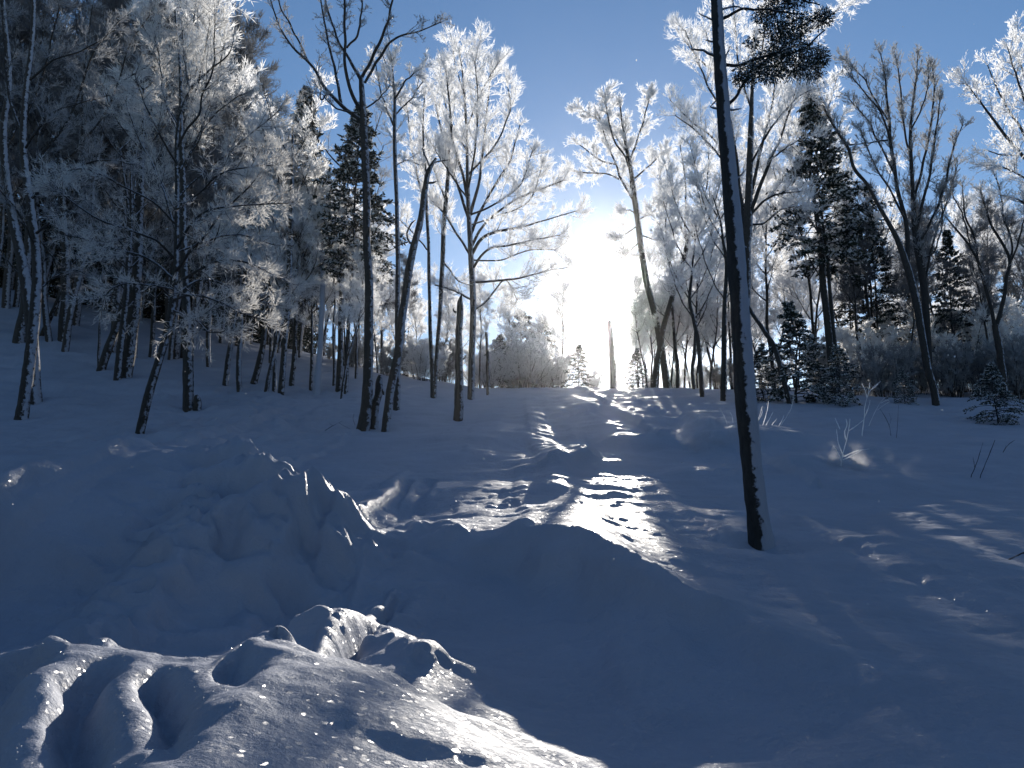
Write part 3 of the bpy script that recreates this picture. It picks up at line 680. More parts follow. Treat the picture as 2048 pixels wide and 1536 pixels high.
# forked dark tree
hero('forked_tree', 'dark forked tree with long bare limbs spreading against the blue sky', 'tree', (726, 860),
    [[(726, 862, 27), (734, 800, 22), (737, 700, 20), (738, 600, 18), (735, 500, 16), (733, 400, 16), (730, 300, 16), (727, 240, 15), (722, 155, 10)]],
    limbs=[[(729, 245, 10), (705, 228, 9), (690, 218, 9, .1), (668, 195, 8, .2), (645, 168, 7, .3), (630, 140, 6, .4), (612, 118, 6, .4), (585, 95, 5, .5), (560, 55, 4, .6), (545, 10, 3, .6), (535, -40, 2, .6)],
           [(616, 122, 5, .4), (600, 85, 4, .4), (580, 50, 4, .3), (560, 10, 3, .2), (550, -30, 2)],
           [(682, 205, 7, .2), (672, 150, 6, .4), (658, 90, 5, .6), (648, 40, 4, .7), (640, -10, 3, .8)],
           [(724, 225, 9), (706, 190, 8, -.3), (692, 140, 7, -.5), (690, 70, 6, -.6), (688, 0, 5, -.7), (684, -60, 3, -.7)],
           [(722, 160, 9), (706, 130, 7, .2), (690, 105, 6, .3), (672, 70, 5, .4), (655, 20, 4, .5), (645, -40, 3, .5)],
           [(722, 158, 8), (740, 125, 7, -.1), (752, 98, 7, -.2), (770, 60, 6, -.3), (782, 15, 5, -.3), (790, -40, 4, -.3)],
           [(730, 165, 6), (757, 118, 6, .3), (787, 80, 5, .5), (815, 68, 4, .6), (845, 60, 3, .7), (880, 45, 2, .8)],
           [(694, 95, 5, .3), (715, 70, 5, .5), (722, 30, 4, .6), (724, -20, 3, .6)],
           [(655, 185, 4, .2), (643, 200, 3, .1), (641, 180, 2, 0)],
           [(712, 225, 4, 0), (690, 222, 4, -.2), (665, 212, 3, -.4), (645, 188, 2, -.6)],
           [(733, 215, 4), (760, 195, 3, .2), (780, 170, 2, .3)]],
    par=dict(dens=3.0, L1=.8, L2=.34, L3=.11, n2=7, n3=6, w3=.009, up=.12, t0=.2, r1=.011), frost=M_GREYF, bark=M_BARKS, sides=14)
# slender one behind it
hero('slender_tree', 'slender straight tree with a fine feathery top rising behind the broken leaning trunk', 'tree', (793, 820),
    [[(793, 821, 15), (795, 740, 12), (795, 640, 11), (796, 513, 10), (793, 400, 9), (789, 308, 9), (790, 205, 7), (786, 150, 4), (782, 110, 2)]],
    limbs=[[(788, 252, 5), (772, 215, 4, .2), (760, 180, 3, .3), (752, 130, 2, .3)], [(790, 200, 5), (808, 165, 4, -.2), (825, 150, 3, -.3), (850, 130, 2, -.3)], [(790, 190, 4), (780, 150, 3, .3), (765, 110, 2, .4)],
           [(789, 230, 4), (820, 200, 3, .4), (845, 165, 2, .5)], [(792, 330, 3), (815, 320, 2, .3), (840, 330, 1.5, .5)]],
    par=dict(FR, dens=4.0, L1=.9, L2=.36, L3=.13, w3=.011, t0=.1, trunk_t=.68), frost=M_FROST)
# broken leaning trunk
hero('leaning_broken_trunk', 'dark trunk leaning to the right and snapped off at its jagged top', 'dead tree', (770, 863),
    [[(771, 864, 17), (780, 790, 17), (797, 700, 17), (806, 620, 16), (819, 540, 16), (829, 485, 15), (840, 440, 13), (848, 390, 12), (855, 350, 11), (862, 334, 9), (872, 316, 5)]],
    stubs=[[(829, 490, 5), (818, 484, 5), (814, 468, 4), (822, 448, 4), (831, 440, 2)], [(855, 352, 6), (852, 340, 5), (851, 326, 2)], [(857, 366, 5), (868, 365, 4), (873, 362, 2)],
           [(806, 560, 4), (822, 555, 3), (826, 548, 2)], [(800, 660, 4), (808, 664, 3), (812, 662, 2)], [(816, 484, 3), (800, 490, 2), (780, 500, 1.5), (766, 500, 1)],
           [(862, 340, 4), (850, 310, 3, .2), (845, 297, 3, .2), (852, 318, 2, .1)], [(866, 326, 3), (880, 322, 3, .1), (896, 320, 2, .2)]], bark=M_BARK, sides=12)
hero('short_stump', 'short knobbly stump between the forked tree and the leaning broken trunk', 'stump', (748, 856),
    [[(748, 857, 16), (751, 820, 15), (756, 790, 16), (759, 768, 15), (760, 757, 12), (760, 750, 6)]], stubs=[[(758, 780, 10), (766, 782, 8), (768, 790, 4)]], bark=M_BARK)
# the sun lane: cut trunk and the crossing pair
hero('cut_trunk', 'cut straight trunk standing right under the low sun', 'dead tree', (1227, 784),
    [[(1228, 786, 15), (1226, 740, 14), (1223, 690, 12), (1220, 656, 10), (1219, 644, 9), (1219, 640, 5)]], stubs=[[(1229, 740, 3), (1233, 742, 2), (1234, 744, 1)]], Y=41, bark=M_BARKS)
hero('crossing_tree', 'frosted tree leaning left across its neighbour in front of the sun', 'tree', (1335, 786),
    [[(1340, 788, 17), (1328, 730, 15), (1316, 660, 14), (1305, 610, 13), (1292, 560, 13), (1283, 500, 13), (1275, 440, 12), (1268, 390, 12), (1262, 340, 10), (1254, 300, 8), (1245, 250, 5), (1238, 190, 2)]],
    limbs=[[(1270, 405, 6), (1255, 380, 5, .2), (1240, 355, 5, .3), (1232, 330, 4, .3), (1215, 290, 3, .4), (1198, 230, 2, .5)], [(1238, 358, 4, .3), (1215, 348, 3, .2), (1180, 346, 3, .1), (1140, 341, 2, 0)],
           [(1262, 345, 5), (1248, 310, 4, -.3), (1228, 280, 4, -.5), (1215, 230, 3, -.6), (1210, 185, 2, -.6)], [(1260, 320, 5), (1275, 280, 4, .3), (1290, 230, 3, .4), (1300, 190, 2, .5)],
           [(1250, 300, 4), (1220, 260, 3, .6), (1180, 230, 2, .9), (1155, 215, 1.5, 1.0)], [(1265, 360, 4), (1300, 330, 3, .3), (1330, 300, 2, .5)],
           [(1235, 330, 3, .4), (1200, 320, 3, .6), (1160, 290, 2, .8)], [(1278, 450, 3), (1255, 465, 3, -.2), (1230, 482, 2, -.3)], [(1282, 480, 3), (1262, 500, 2.5, -.2), (1250, 512, 2, -.3)], [(1272, 430, 3), (1260, 420, 2.5, .2), (1246, 425, 2, .3)],
           [(1276, 440, 3), (1310, 420, 3, .3), (1340, 380, 2, .5)], [(1280, 470, 3), (1320, 480, 3, .3), (1345, 460, 2, .5)]],
    par=dict(FR, dens=5.0, L1=1.0, n2=9, n3=10, t0=.15, trunk_t=.55, w3=.015), Y=41.5, bark=M_BARKS)
hero('crossing_tree', 'tree leaning right across its neighbour just right of the sun', 'tree', (1308, 790),
    [[(1306, 792, 13), (1313, 730, 12), (1321, 690, 12), (1328, 650, 11), (1343, 600, 11), (1358, 550, 10), (1372, 500, 10), (1378, 470, 8), (1392, 455, 6), (1408, 432, 4), (1412, 400, 2)]],
    limbs=[[(1374, 490, 5), (1370, 450, 5, .3), (1372, 400, 4, .5), (1368, 340, 3, .6), (1360, 290, 2, .6)], [(1395, 452, 4), (1405, 410, 3, -.2), (1415, 360, 3, -.3), (1418, 300, 2, -.3)], [(1360, 545, 3), (1340, 500, 3, .4), (1330, 440, 2, .6), (1325, 380, 2, .7)],
           [(1372, 480, 3), (1355, 430, 3, .3), (1345, 370, 2, .5), (1340, 320, 2, .6)], [(1390, 450, 3), (1420, 430, 3, .3), (1445, 400, 2, .4)], [(1350, 580, 3), (1375, 560, 2, .4), (1400, 540, 1.5, .6)]],
    par=dict(FR, dens=4.6, L1=1.1, n2=9, n3=9, t0=.1, trunk_t=.55), Y=41, bark=M_BARKS)
# fan shaped tree behind the tall one
hero('fan_tree', 'tall frosted tree with a wide fan of limbs directly behind the tall dark trunk', 'tree', (1494, 795),
    [[(1492, 797, 24), (1491, 700, 21), (1491, 600, 21), (1492, 500, 21), (1495, 440, 21), (1497, 380, 14), (1500, 300, 14), (1503, 230, 10), (1506, 150, 6), (1508, 60, 3)]],
    limbs=[[(1490, 450, 14), (1478, 380, 11, .4), (1470, 300, 8, .7), (1455, 220, 5, 1.0), (1430, 130, 3, 1.2), (1410, 60, 2, 1.2)],
           [(1494, 440, 9), (1518, 380, 8, -.3), (1540, 320, 7, -.6), (1560, 280, 5, -.8), (1580, 220, 4, -.9), (1600, 150, 2, -1)],
           [(1494, 430, 8), (1510, 350, 7, .5), (1525, 290, 6, .8), (1545, 200, 4, 1.1), (1555, 120, 2, 1.2)],
           [(1496, 435, 6), (1520, 410, 5, -.2), (1550, 390, 4, -.4), (1600, 383, 2, -.6)], [(1497, 450, 5), (1530, 445, 4, .3), (1560, 420, 3, .5), (1610, 410, 2, .7)],
           [(1470, 330, 5, .7), (1430, 280, 4, .9), (1380, 240, 3, 1.1), (1340, 200, 2, 1.2)], [(1475, 360, 5, .5), (1430, 300, 4, .4), (1390, 260, 3, .3), (1350, 230, 2, .2)],
           [(1460, 240, 5, .9), (1420, 180, 4, .8), (1390, 110, 3, .7), (1370, 60, 2, .7)], [(1440, 150, 4, 1.1), (1400, 120, 3, 1.4), (1360, 70, 2, 1.6)], [(1430, 130, 4, 1.2), (1430, 60, 3, 1.5), (1420, -20, 2, 1.7)],
           [(1505, 170, 5), (1525, 90, 4, .3), (1535, 20, 3, .5), (1540, -40, 2, .6)], [(1506, 150, 5), (1560, 100, 4, .8), (1620, 60, 3, 1.4), (1690, 10, 2, 2.0)], [(1503, 220, 5), (1480, 140, 4, .7), (1470, 60, 3, 1.1), (1465, -30, 2, 1.3)],
           [(1540, 320, 4, -.6), (1580, 290, 3, -.9), (1620, 270, 2, -1.1)], [(1500, 330, 5), (1540, 260, 4, -1), (1590, 200, 3, -1.4), (1620, 180, 2, -1.6)]],
    par=dict(FR, dens=4.4, L1=1.3, n2=9, n3=8, t0=.28, trunk_t=.7), Y=30, bark=M_BARK, sides=12)
# dark trees in the right half
hero('dark_fan_tree', 'dark leaning tree with many upright limbs rooted alone in open snow on the right', 'tree', (1872, 810),
    [[(1873, 812, 16), (1868, 780, 14), (1855, 737, 14), (1842, 660, 15), (1829, 590, 15), (1814, 530, 14), (1800, 488, 12), (1780, 450, 9), (1756, 409, 8), (1735, 370, 7), (1711, 345, 7), (1693, 289, 6), (1660, 241, 5), (1640, 190, 3), (1630, 150, 2)]],
    limbs=[[(1858, 740, 14, .2), (1853, 640, 15, .4), (1846, 560, 15, .5), (1832, 480, 14, .5), (1828, 400, 9, .5), (1822, 320, 8, .5), (1822, 240, 6, .5), (1832, 160, 4, .5), (1835, 110, 2, .5)],
           [(1815, 530, 10), (1812, 450, 9, .2), (1795, 370, 8, .3), (1782, 290, 7, .3), (1776, 210, 5, .3), (1768, 140, 3, .3), (1760, 105, 2, .3)],
           [(1830, 470, 7, .5), (1845, 400, 6, .3), (1862, 330, 5, .2), (1872, 260, 4, .1), (1880, 200, 2, 0)], [(1828, 400, 6, .5), (1852, 300, 5, .9), (1868, 200, 4, 1.2), (1865, 130, 2, 1.3)],
           [(1832, 500, 6, .5), (1868, 430, 5, .2), (1890, 370, 5, 0), (1905, 300, 4, -.2), (1925, 250, 2, -.3)], [(1785, 300, 5, .3), (1765, 230, 4, 0), (1735, 190, 3, -.2), (1700, 150, 2, -.3)],
           [(1776, 240, 4, .3), (1750, 200, 4, .5), (1730, 160, 3, .6), (1690, 120, 2, .7)], [(1790, 350, 5, .3), (1760, 290, 4, .6), (1735, 240, 3, .8), (1700, 200, 2, 1)], [(1825, 330, 5, .5), (1805, 240, 4, .9), (1800, 160, 3, 1.1), (1790, 110, 2, 1.2)],
           [(1810, 440, 5, .2), (1780, 380, 4, -.3), (1745, 320, 3, -.5), (1720, 260, 2, -.6)], [(1850, 560, 5, .5), (1870, 470, 4, .7), (1895, 400, 3, .8), (1915, 330, 2, .9)], [(1775, 280, 4, .3), (1740, 285, 3, .2), (1700, 290, 2, .1)],
           [(1822, 260, 4, .5), (1850, 200, 3, .3), (1858, 140, 2, .2)], [(1840, 520, 4, .5), (1870, 500, 3, .3), (1885, 440, 3, .2), (1880, 380, 2, .2)]],
    par=dict(FR, dens=4.8, L1=.95, L2=.4, L3=.13, n2=8, n3=6, w3=.010, t0=.25, trunk_t=.6, spread=.55, up=.2), frost=M_GREYF, bark=M_BARK, sides=12)
hero('crooked_tree', 'crooked dark tree dividing into two bowed limbs in the right hand thicket', 'tree', (2005, 760),
    [[(2008, 775, 15), (2004, 735, 14), (1997, 690, 14), (1990, 650, 13)]],
    limbs=[[(1990, 655, 8), (1978, 600, 7), (1964, 546, 6), (1945, 500, 5), (1938, 488, 5), (1915, 460, 4), (1890, 432, 3)], [(1991, 655, 9), (2008, 600, 8), (2012, 560, 7), (2019, 526, 7), (2012, 500, 6), (1987, 458, 5), (1975, 430, 4), (1960, 380, 3)],
           [(1960, 540, 5), (1950, 480, 4, .3), (1930, 430, 4, .4), (1925, 370, 2, .5)], [(2019, 526, 5), (2025, 490, 4, .2), (2010, 440, 4, .3), (2000, 380, 3, .3), (1985, 340, 2, .3)], [(2019, 530, 4), (2035, 490, 4, -.2), (2048, 440, 3, -.3), (2060, 380, 2, -.4)],
           [(1940, 488, 3), (1925, 430, 3, -.2), (1900, 380, 2, -.3)]],
    par=dict(FR, dens=3.6, L1=.8, L2=.36, L3=.12, w3=.009, n2=7, n3=5, t0=.25), frost=M_GREYF, Y=30, bark=M_BARK)
hero('edge_tree', 'frosted tree reaching in from the right edge of the picture', 'tree', (2150, 800),
    [[(2150, 800, 22), (2140, 650, 20), (2125, 500, 18), (2105, 380, 15), (2085, 250, 11), (2075, 120, 7), (2068, 20, 3)]],
    limbs=[[(2110, 400, 9), (2075, 340, 8), (2045, 310, 7), (2010, 270, 6), (1980, 230, 5), (1950, 190, 3), (1925, 155, 2)], [(2100, 340, 7), (2060, 290, 6, .3), (2030, 240, 5, .5), (2000, 190, 4, .6), (1975, 130, 2, .7)], [(2090, 280, 7), (2060, 220, 6, -.3), (2035, 160, 4, -.5), (2015, 95, 2, -.6)],
           [(2048, 310, 4), (2010, 310, 3, -.2), (1970, 300, 2, -.3)], [(2085, 240, 6), (2055, 170, 4, .6), (2035, 110, 3, .8), (2030, 70, 2, .9)], [(2120, 470, 6), (2080, 440, 5, .2), (2040, 400, 4, .3), (2000, 390, 2, .3)], [(2118, 460, 6), (2075, 380, 5, -.4), (2020, 340, 3, -.6), (1985, 330, 2, -.7)],
           [(2100, 330, 6), (2130, 250, 5, .2), (2150, 150, 3, .3)]],
    par=dict(FR, dens=4.4, L1=1.1, L3=.14, w3=.011, t0=.2, n3=7), Y=27, bark=M_BARK)
# middle distance trunks in the bright thicket
for bx, by, tr, Yk, lab in [
    (1402, 778, [(1404, 780, 10), (1398, 700, 9), (1388, 640, 8), (1380, 600, 7), (1384, 540, 5), (1390, 480, 3), (1385, 420, 2)], 33, 'thin frosted tree with a forked top between the crossing trees and the tall trunk'),
    (1447, 790, [(1446, 792, 12), (1448, 700, 11), (1450, 600, 9), (1452, 520, 7), (1446, 480, 6), (1440, 440, 4), (1425, 390, 2)], 31, 'thin pale stem standing close left of the tall dark trunk'),
    (1630, 730, [(1665, 745, 15), (1655, 640, 14), (1645, 560, 14), (1640, 470, 12), (1625, 380, 8), (1615, 300, 5), (1608, 230, 2)], 34, 'tree with a gnarled forked stem in the bright thicket behind the snowy spruces'),
    (1700, 720, [(1742, 745, 8), (1738, 640, 7), (1730, 560, 6), (1725, 480, 4), (1715, 400, 2)], 36, 'thin whippy tree left of the dark leaning tree'),
    (1610, 700, [(1632, 745, 7), (1625, 640, 6), (1618, 560, 5), (1605, 480, 4), (1590, 400, 3), (1580, 340, 2)], 38, 'very thin upright stem among the frosted twigs right of the tall trunk'),
    (580, 740, [(562, 776, 13), (570, 690, 12), (576, 600, 12), (580, 500, 11), (583, 400, 10), (585, 320, 7), (586, 250, 4)], 29, 'straight dark trunk leading up into the frosted conifer on the left'),
    (975, 750, [(976, 756, 7), (975, 720, 7), (974, 690, 6), (972, 665, 6)], 34, 'short dark post like stub among frosted bushes')]:
    short = 'stub' in lab
    lim = [] if short else [[(tr[k][0], tr[k][1], 3), (tr[k][0] + s * 25, tr[k][1] - 40, 2.5, dy), (tr[k][0] + s * 45, tr[k][1] - 95, 2, dy * 1.5), (tr[k][0] + s * 60, tr[k][1] - 150, 1.5, dy * 2)] for k in range(2, len(tr) - 1) for s, dy in ((1, .5), (-1, -.4))]
    hero('snapped_post' if short else 'thicket_tree', lab, 'stump' if short else 'tree', tr[0][:2], [tr], limbs=lim, Y=Yk, par=None if short else dict(FR, dens=3.2, L1=.9, t0=.2, n2=8, n3=7, w3=.014), bark=M_BARKS)
# diagonal log by the fan tree
hero('fallen_pole', 'thin bare pole leaning diagonally right of the tall trunk', 'dead tree', (1553, 700),
    [[(1575, 745, 10), (1553, 705, 10), (1530, 665, 9), (1503, 625, 8), (1490, 600, 7)]], Y=29, bark=M_BARK, root=.1)

# -- left wood, traced trees
LF = dict(FR, L1=1.25, L2=.5, L3=.17, w3=.007, n2=9, n3=8, dens=4.0, up=.02, up3=.3, spread=.8, r1=.011)
hero('slanting_frosted_tree', 'slanting tree on the left whose frosted boughs hang in a wide spray', 'tree', (280, 866),
    [[(279, 868, 17), (290, 820, 17), (305, 760, 17), (320, 715, 16), (335, 660, 16), (344, 610, 15), (350, 550, 13), (353, 480, 10), (354, 400, 9), (354, 310, 8), (358, 240, 7), (379, 185, 6), (402, 158, 5), (424, 137, 4), (455, 113, 3), (470, 60, 2)]],
    limbs=[[(352, 300, 5), (372, 262, 5, -.1), (396, 232, 5, -.2), (405, 190, 4, -.2), (424, 145, 4, -.2), (428, 90, 3, -.2), (430, 30, 2, -.2)],
           [(350, 545, 7), (375, 510, 6, -.6), (410, 470, 5, -1.0), (450, 420, 4, -1.3), (500, 370, 3, -1.5), (545, 315, 2, -1.6)],
           [(348, 570, 7), (390, 545, 6, -.8), (440, 520, 5, -1.3), (490, 525, 4, -1.7), (540, 545, 3, -2), (585, 570, 2, -2.1)],
           [(345, 600, 6), (385, 590, 5, -1.0), (430, 600, 4, -1.6), (480, 625, 3, -1.9), (530, 640, 2, -2)],
           [(352, 500, 6), (390, 440, 5, -1), (440, 415, 4, -1.6), (510, 410, 3, -2), (590, 405, 2, -2.2)],
           [(351, 520, 6), (310, 480, 5, -.6), (260, 460, 5, -1), (200, 440, 4, -1.4), (140, 400, 3, -1.6), (100, 365, 2, -1.7)],
           [(350, 560, 6), (300, 520, 5, .5), (240, 500, 4, .8), (180, 480, 3, 1), (130, 470, 2, 1.1)],
           [(353, 450, 5), (300, 400, 4, -.5), (240, 370, 4, -.8), (180, 340, 3, -1), (130, 340, 2, -1.1)],
           [(354, 400, 5), (400, 350, 4, .6), (450, 310, 4, 1), (500, 270, 3, 1.2), (560, 220, 2, 1.3)],
           [(354, 420, 5), (395, 390, 4, -.8), (440, 350, 4, -1.3), (490, 335, 3, -1.6), (550, 330, 2, -1.8)],
           [(353, 470, 5), (330, 390, 4, .6), (300, 320, 4, 1), (270, 260, 3, 1.2), (250, 200, 2, 1.3)],
           [(355, 330, 5), (320, 270, 4, -.6), (290, 210, 3, -.9), (270, 150, 2, -1)], [(354, 350, 5), (390, 290, 4, .5), (430, 230, 3, .8), (480, 190, 2, 1)],
           [(349, 590, 6), (400, 560, 5, .6), (450, 570, 4, 1), (510, 600, 3, 1.2), (560, 610, 2, 1.3)], [(350, 580, 5), (300, 570, 4, -.9), (240, 570, 3, -1.4), (200, 600, 2, -1.6)],
           [(345, 620, 5), (390, 640, 4, -.9), (420, 665, 3, -1.2), (460, 660, 2, -1.3)], [(352, 505, 5), (420, 480, 4, .8), (480, 470, 3, 1.3), (550, 490, 2, 1.6)],
           [(356, 250, 4), (330, 200, 3, .4), (320, 130, 3, .5), (310, 70, 2, .6)], [(380, 185, 4), (370, 120, 3, .3), (365, 60, 2, .4)]],
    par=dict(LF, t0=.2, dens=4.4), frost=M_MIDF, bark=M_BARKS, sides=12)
hero('vine_hung_tree', 'straight thick trunk beside the slanting frosted tree with a thin vine down its side', 'tree', (378, 818),
    [[(379, 820, 24), (376, 760, 20), (374, 680, 19), (372, 600, 17), (368, 500, 14), (366, 380, 12), (362, 260, 9), (360, 140, 6), (350, 20, 3)]],
    limbs=[[(371, 590, 5), (400, 540, 4, .6), (430, 480, 3, 1), (450, 400, 2, 1.2)], [(367, 450, 5), (330, 380, 4, .8), (300, 300, 3, 1.2), (280, 220, 2, 1.4)], [(365, 350, 5), (400, 260, 4, .8), (430, 180, 3, 1.1), (450, 80, 2, 1.2)], [(363, 280, 4), (330, 200, 3, .8), (310, 100, 2, 1)], [(362, 260, 4), (400, 150, 3, 1), (420, 40, 2, 1.3)]],
    stubs=[[(386, 822, 2.5, -.1), (387, 760, 2, -.1), (386, 680, 2, -.1), (388, 600, 1.5, -.1), (386, 520, 1, -.1)], [(394, 822, 17, -.1), (395, 806, 16, -.1), (394, 796, 13, -.1), (393, 790, 6, -.1)]],
    par=dict(LF, dens=3.4, up=.1), frost=M_MIDF, bark=M_BARKS, sides=12)
hero('front_edge_tree', 'pale barked trunk in front at the far left edge with its foot nearest the camera', 'tree', (43, 838),
    [[(43, 840, 24), (52, 780, 23), (62, 700, 22), (70, 620, 21), (74, 540, 19), (66, 450, 17), (58, 380, 16), (46, 300, 15), (50, 220, 13), (58, 140, 11), (66, 40, 9), (70, -80, 5)]],
    limbs=[[(55, 370, 7), (90, 300, 6, .3), (130, 250, 5, .5), (160, 180, 4, .6), (190, 100, 3, .7), (240, 40, 2, .8)], [(60, 400, 6), (110, 360, 5, -.6), (160, 330, 4, -1), (220, 320, 3, -1.2), (270, 330, 2, -1.3)], [(50, 280, 7), (25, 220, 6, .2), (12, 150, 5, .3), (8, 70, 4, .3), (0, -20, 2, .3)],
           [(52, 230, 6), (80, 170, 5, .4), (100, 90, 4, .6), (120, 10, 3, .7)], [(68, 470, 6), (120, 430, 5, -.8), (170, 400, 4, -1.2), (200, 420, 2, -1.4)], [(60, 160, 5), (110, 120, 4, -.4), (170, 100, 3, -.6), (230, 60, 2, -.8)], [(72, 500, 5), (40, 430, 4, -.6), (0, 380, 3, -1)],
           [(48, 300, 5), (100, 230, 4, -.7), (150, 210, 3, -1), (220, 190, 2, -1.3)]],
    par=dict(LF, up=.1, dens=3.6), frost=M_GREYF, bark=M_BARK, sides=12)
hero('rear_edge_tree', 'thicker trunk close behind the pale barked one at the far left edge', 'tree', (69, 803),
    [[(68, 805, 26), (68, 740, 24), (63, 660, 23), (56, 590, 22), (40, 500, 20), (24, 420, 18), (12, 340, 16), (8, 250, 14), (18, 160, 12), (12, 60, 9), (2, -60, 5)]],
    limbs=[[(30, 440, 7), (70, 380, 6, .4), (110, 330, 5, .7), (160, 290, 4, 1), (165, 180, 4, 1.1), (175, 90, 3, 1.2), (185, 10, 2, 1.3)], [(10, 300, 7), (40, 230, 6, .5), (60, 150, 5, .8), (90, 60, 3, 1)], [(150, 300, 5, 1), (200, 240, 4, 1.2), (230, 180, 4, 1.3), (260, 90, 3, 1.3), (300, 30, 2, 1.4)],
           [(60, 600, 5), (100, 560, 4, .6), (150, 540, 3, 1), (190, 560, 2, 1.2)], [(20, 400, 5), (-20, 340, 4, .4), (-60, 250, 2, .6)], [(235, 170, 4, 1.3), (280, 140, 3, 1), (330, 130, 2, .8)]],
    par=dict(LF, up=.1, dens=3.6), frost=M_GREYF, bark=M_BARK, sides=12)
for bx, by, tr, lab in [
    (205, 740, [(202, 741, 17), (215, 700, 17), (230, 660, 15), (245, 615, 13), (258, 560, 11), (262, 480, 9), (255, 400, 7), (240, 300, 4)], 'leaning trunk in the left wood left of a close pair of trunks'),
    (235, 760, [(234, 760, 15), (238, 720, 14), (244, 670, 13), (250, 620, 12), (256, 540, 10), (262, 440, 8), (262, 330, 5)], 'thinner and nearer trunk of a close pair in the left wood'),
    (250, 753, [(250, 755, 27), (257, 710, 26), (262, 660, 26), (270, 600, 24), (276, 520, 20), (280, 420, 16), (285, 300, 11), (288, 180, 6)], 'thicker trunk of a close pair in the left wood'),
    (127, 678, [(126, 680, 20), (128, 640, 19), (131, 600, 18), (132, 540, 17), (128, 440, 14), (120, 320, 10), (115, 200, 6)], 'dark trunk standing alone high on the left slope'),
    (42, 680, [(38, 684, 24), (44, 650, 22), (50, 620, 20), (52, 560, 18), (58, 460, 16), (60, 360, 13)], 'dark trunk half hidden behind the two trees at the left edge'),
    (197, 735, [(197, 735, 5), (198, 690, 5), (200, 640, 4), (203, 580, 3), (205, 520, 2)], 'very thin sapling beside a leaning trunk in the left wood'),
    (80, 690, [(83, 672, 9), (98, 640, 9), (112, 610, 9), (126, 580, 8), (140, 545, 7)], 'thin pale trunk slanting to the right behind the left edge trees'),
    (510, 765, [(507, 767, 14), (516, 735, 13), (524, 700, 12), (530, 660, 11), (540, 600, 9), (548, 520, 7), (552, 430, 5)], 'short leaning trunk just left of the conifer stems'),
    (678, 782, [(677, 783, 14), (680, 720, 12), (682, 640, 11), (684, 560, 11), (686, 480, 10), (688, 420, 8), (689, 340, 5)], 'straight dark stem under the pine crown left of the forked tree'),
    (345, 725, [(349, 717, 18), (350, 690, 17), (350, 650, 16), (348, 600, 14), (345, 520, 12), (340, 420, 8)], 'dark trunk between the slanting tree and the vine hung tree'),
    (300, 715, [(301, 714, 10), (304, 690, 9), (306, 650, 9), (308, 600, 8), (312, 520, 6)], 'slim dark trunk seen left of the slanting tree'),
    (265, 705, [(272, 716, 6), (272, 690, 6), (273, 650, 5), (276, 590, 4)], 'pencil thin trunk behind the close pair of trunks')]:
    top = tr[-1]; lim = []
    for k in range(3, len(tr)):
        for s, dy in ((1, .6), (-1, -.5)):
            if by and tr[0][2] > 9: lim.append([(tr[k][0], tr[k][1], 4), (tr[k][0] + s * 30, tr[k][1] - 30, 3, dy), (tr[k][0] + s * 60, tr[k][1] - 75, 2, dy * 2), (tr[k][0] + s * 80, tr[k][1] - 130, 1.5, dy * 3)])
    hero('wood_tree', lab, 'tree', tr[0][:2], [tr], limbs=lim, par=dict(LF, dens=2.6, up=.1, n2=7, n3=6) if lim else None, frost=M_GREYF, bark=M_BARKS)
hero('rimed_snag', 'broken trunk coated pale blue with rime left of the forked tree', 'dead tree', (633, 788),
    [[(633, 791, 15), (637, 740, 13), (641, 680, 11), (644, 620, 11), (646, 560, 10), (643, 520, 9), (641, 495, 7), (640, 488, 3)]], bark=M_WHITE, sides=12)

# ------------------------------------------------------------------ prototypes that are copied
def copy_tree(o):
    c = o.copy(); C.objects.link(c)
    for ch in o.children:
        d = ch.copy(); C.objects.link(d); d.parent = c
        for g in ch.children:
            e = g.copy(); C.objects.link(e); e.parent = d
    return c
def make_frosted(name, H, spread, nl, low, frost, bark, par, seed, lean=0.0, r0=.13, forks=2):
    r = np.random.default_rng(seed)
    o = empty(name, (0, 0, 0), 'x', 'tree')
    def line(p0, d, L, K, wob, up, ra, rb):
        P = np.empty((K, 4)); P[0, :3] = p0; d = np.array(d, float)
        for k in range(1, K):
            d = d + r.normal(size=3) * wob; d[2] += up; d /= np.linalg.norm(d)
            P[k, :3] = P[k - 1, :3] + d * L / (K - 1)
        P[:, 3] = np.linspace(ra, rb, K)
        return P
    T = line([0, 0, -.4], [lean, 0, 1], H + .4, 26, .045, .03, r0, r0 * .12)
    g = Geo(); g.tubes(T[None, :, :3], T[None, :, 3], 9); link('trunk', g.mesh('trunk'), bark, o)
    ll = []
    for k in range(nl):
        t = low + (1 - low) * (k + r.random() * .8) / nl; f = t * 25; i = min(int(f), 24)
        p = T[i, :3]; a = k * 2.4 + r.random(); s = .5 + .7 * (1 - t)
        L = spread * (1.15 - .75 * t) * r.uniform(.75, 1.25)
        d = [cos(a) * s, sin(a) * s, .75]
        q = line(p, d, L, 20, .09, .05, T[i, 3] * .6, .006)
        g = Geo(); g.tubes(q[None, :, :3], q[None, :, 3], 6); link('branch', g.mesh('branch'), M_LIMB, o)
        ll.append(q)
        for j in range(forks):
            u = r.integers(5, 13); a2 = a + r.choice([-1, 1]) * r.uniform(.4, 1)
            q2 = line(q[u, :3], [cos(a2) * s, sin(a2) * s, .7], L * .6, 20, .1, .05, q[u, 3] * .6, .005)
            ll.append(q2); g = Geo(); g.tubes(q2[None, :, :3], q2[None, :, 3], 5); link('branch', g.mesh('branch'), M_LIMB, o)
    ll.append(smooth_line(T[int(26 * max(low, .6)):], 20))
    gb = Geo(); gt = Geo(); fill(ll, gb, gt, **par)
    tag(link('small_branches', gb.mesh('small_branches'), M_LIMB, o), kind='stuff')
    tag(link('frosted_twigs', gt.mesh('frosted_twigs', False), frost, o), kind='stuff')
    return o
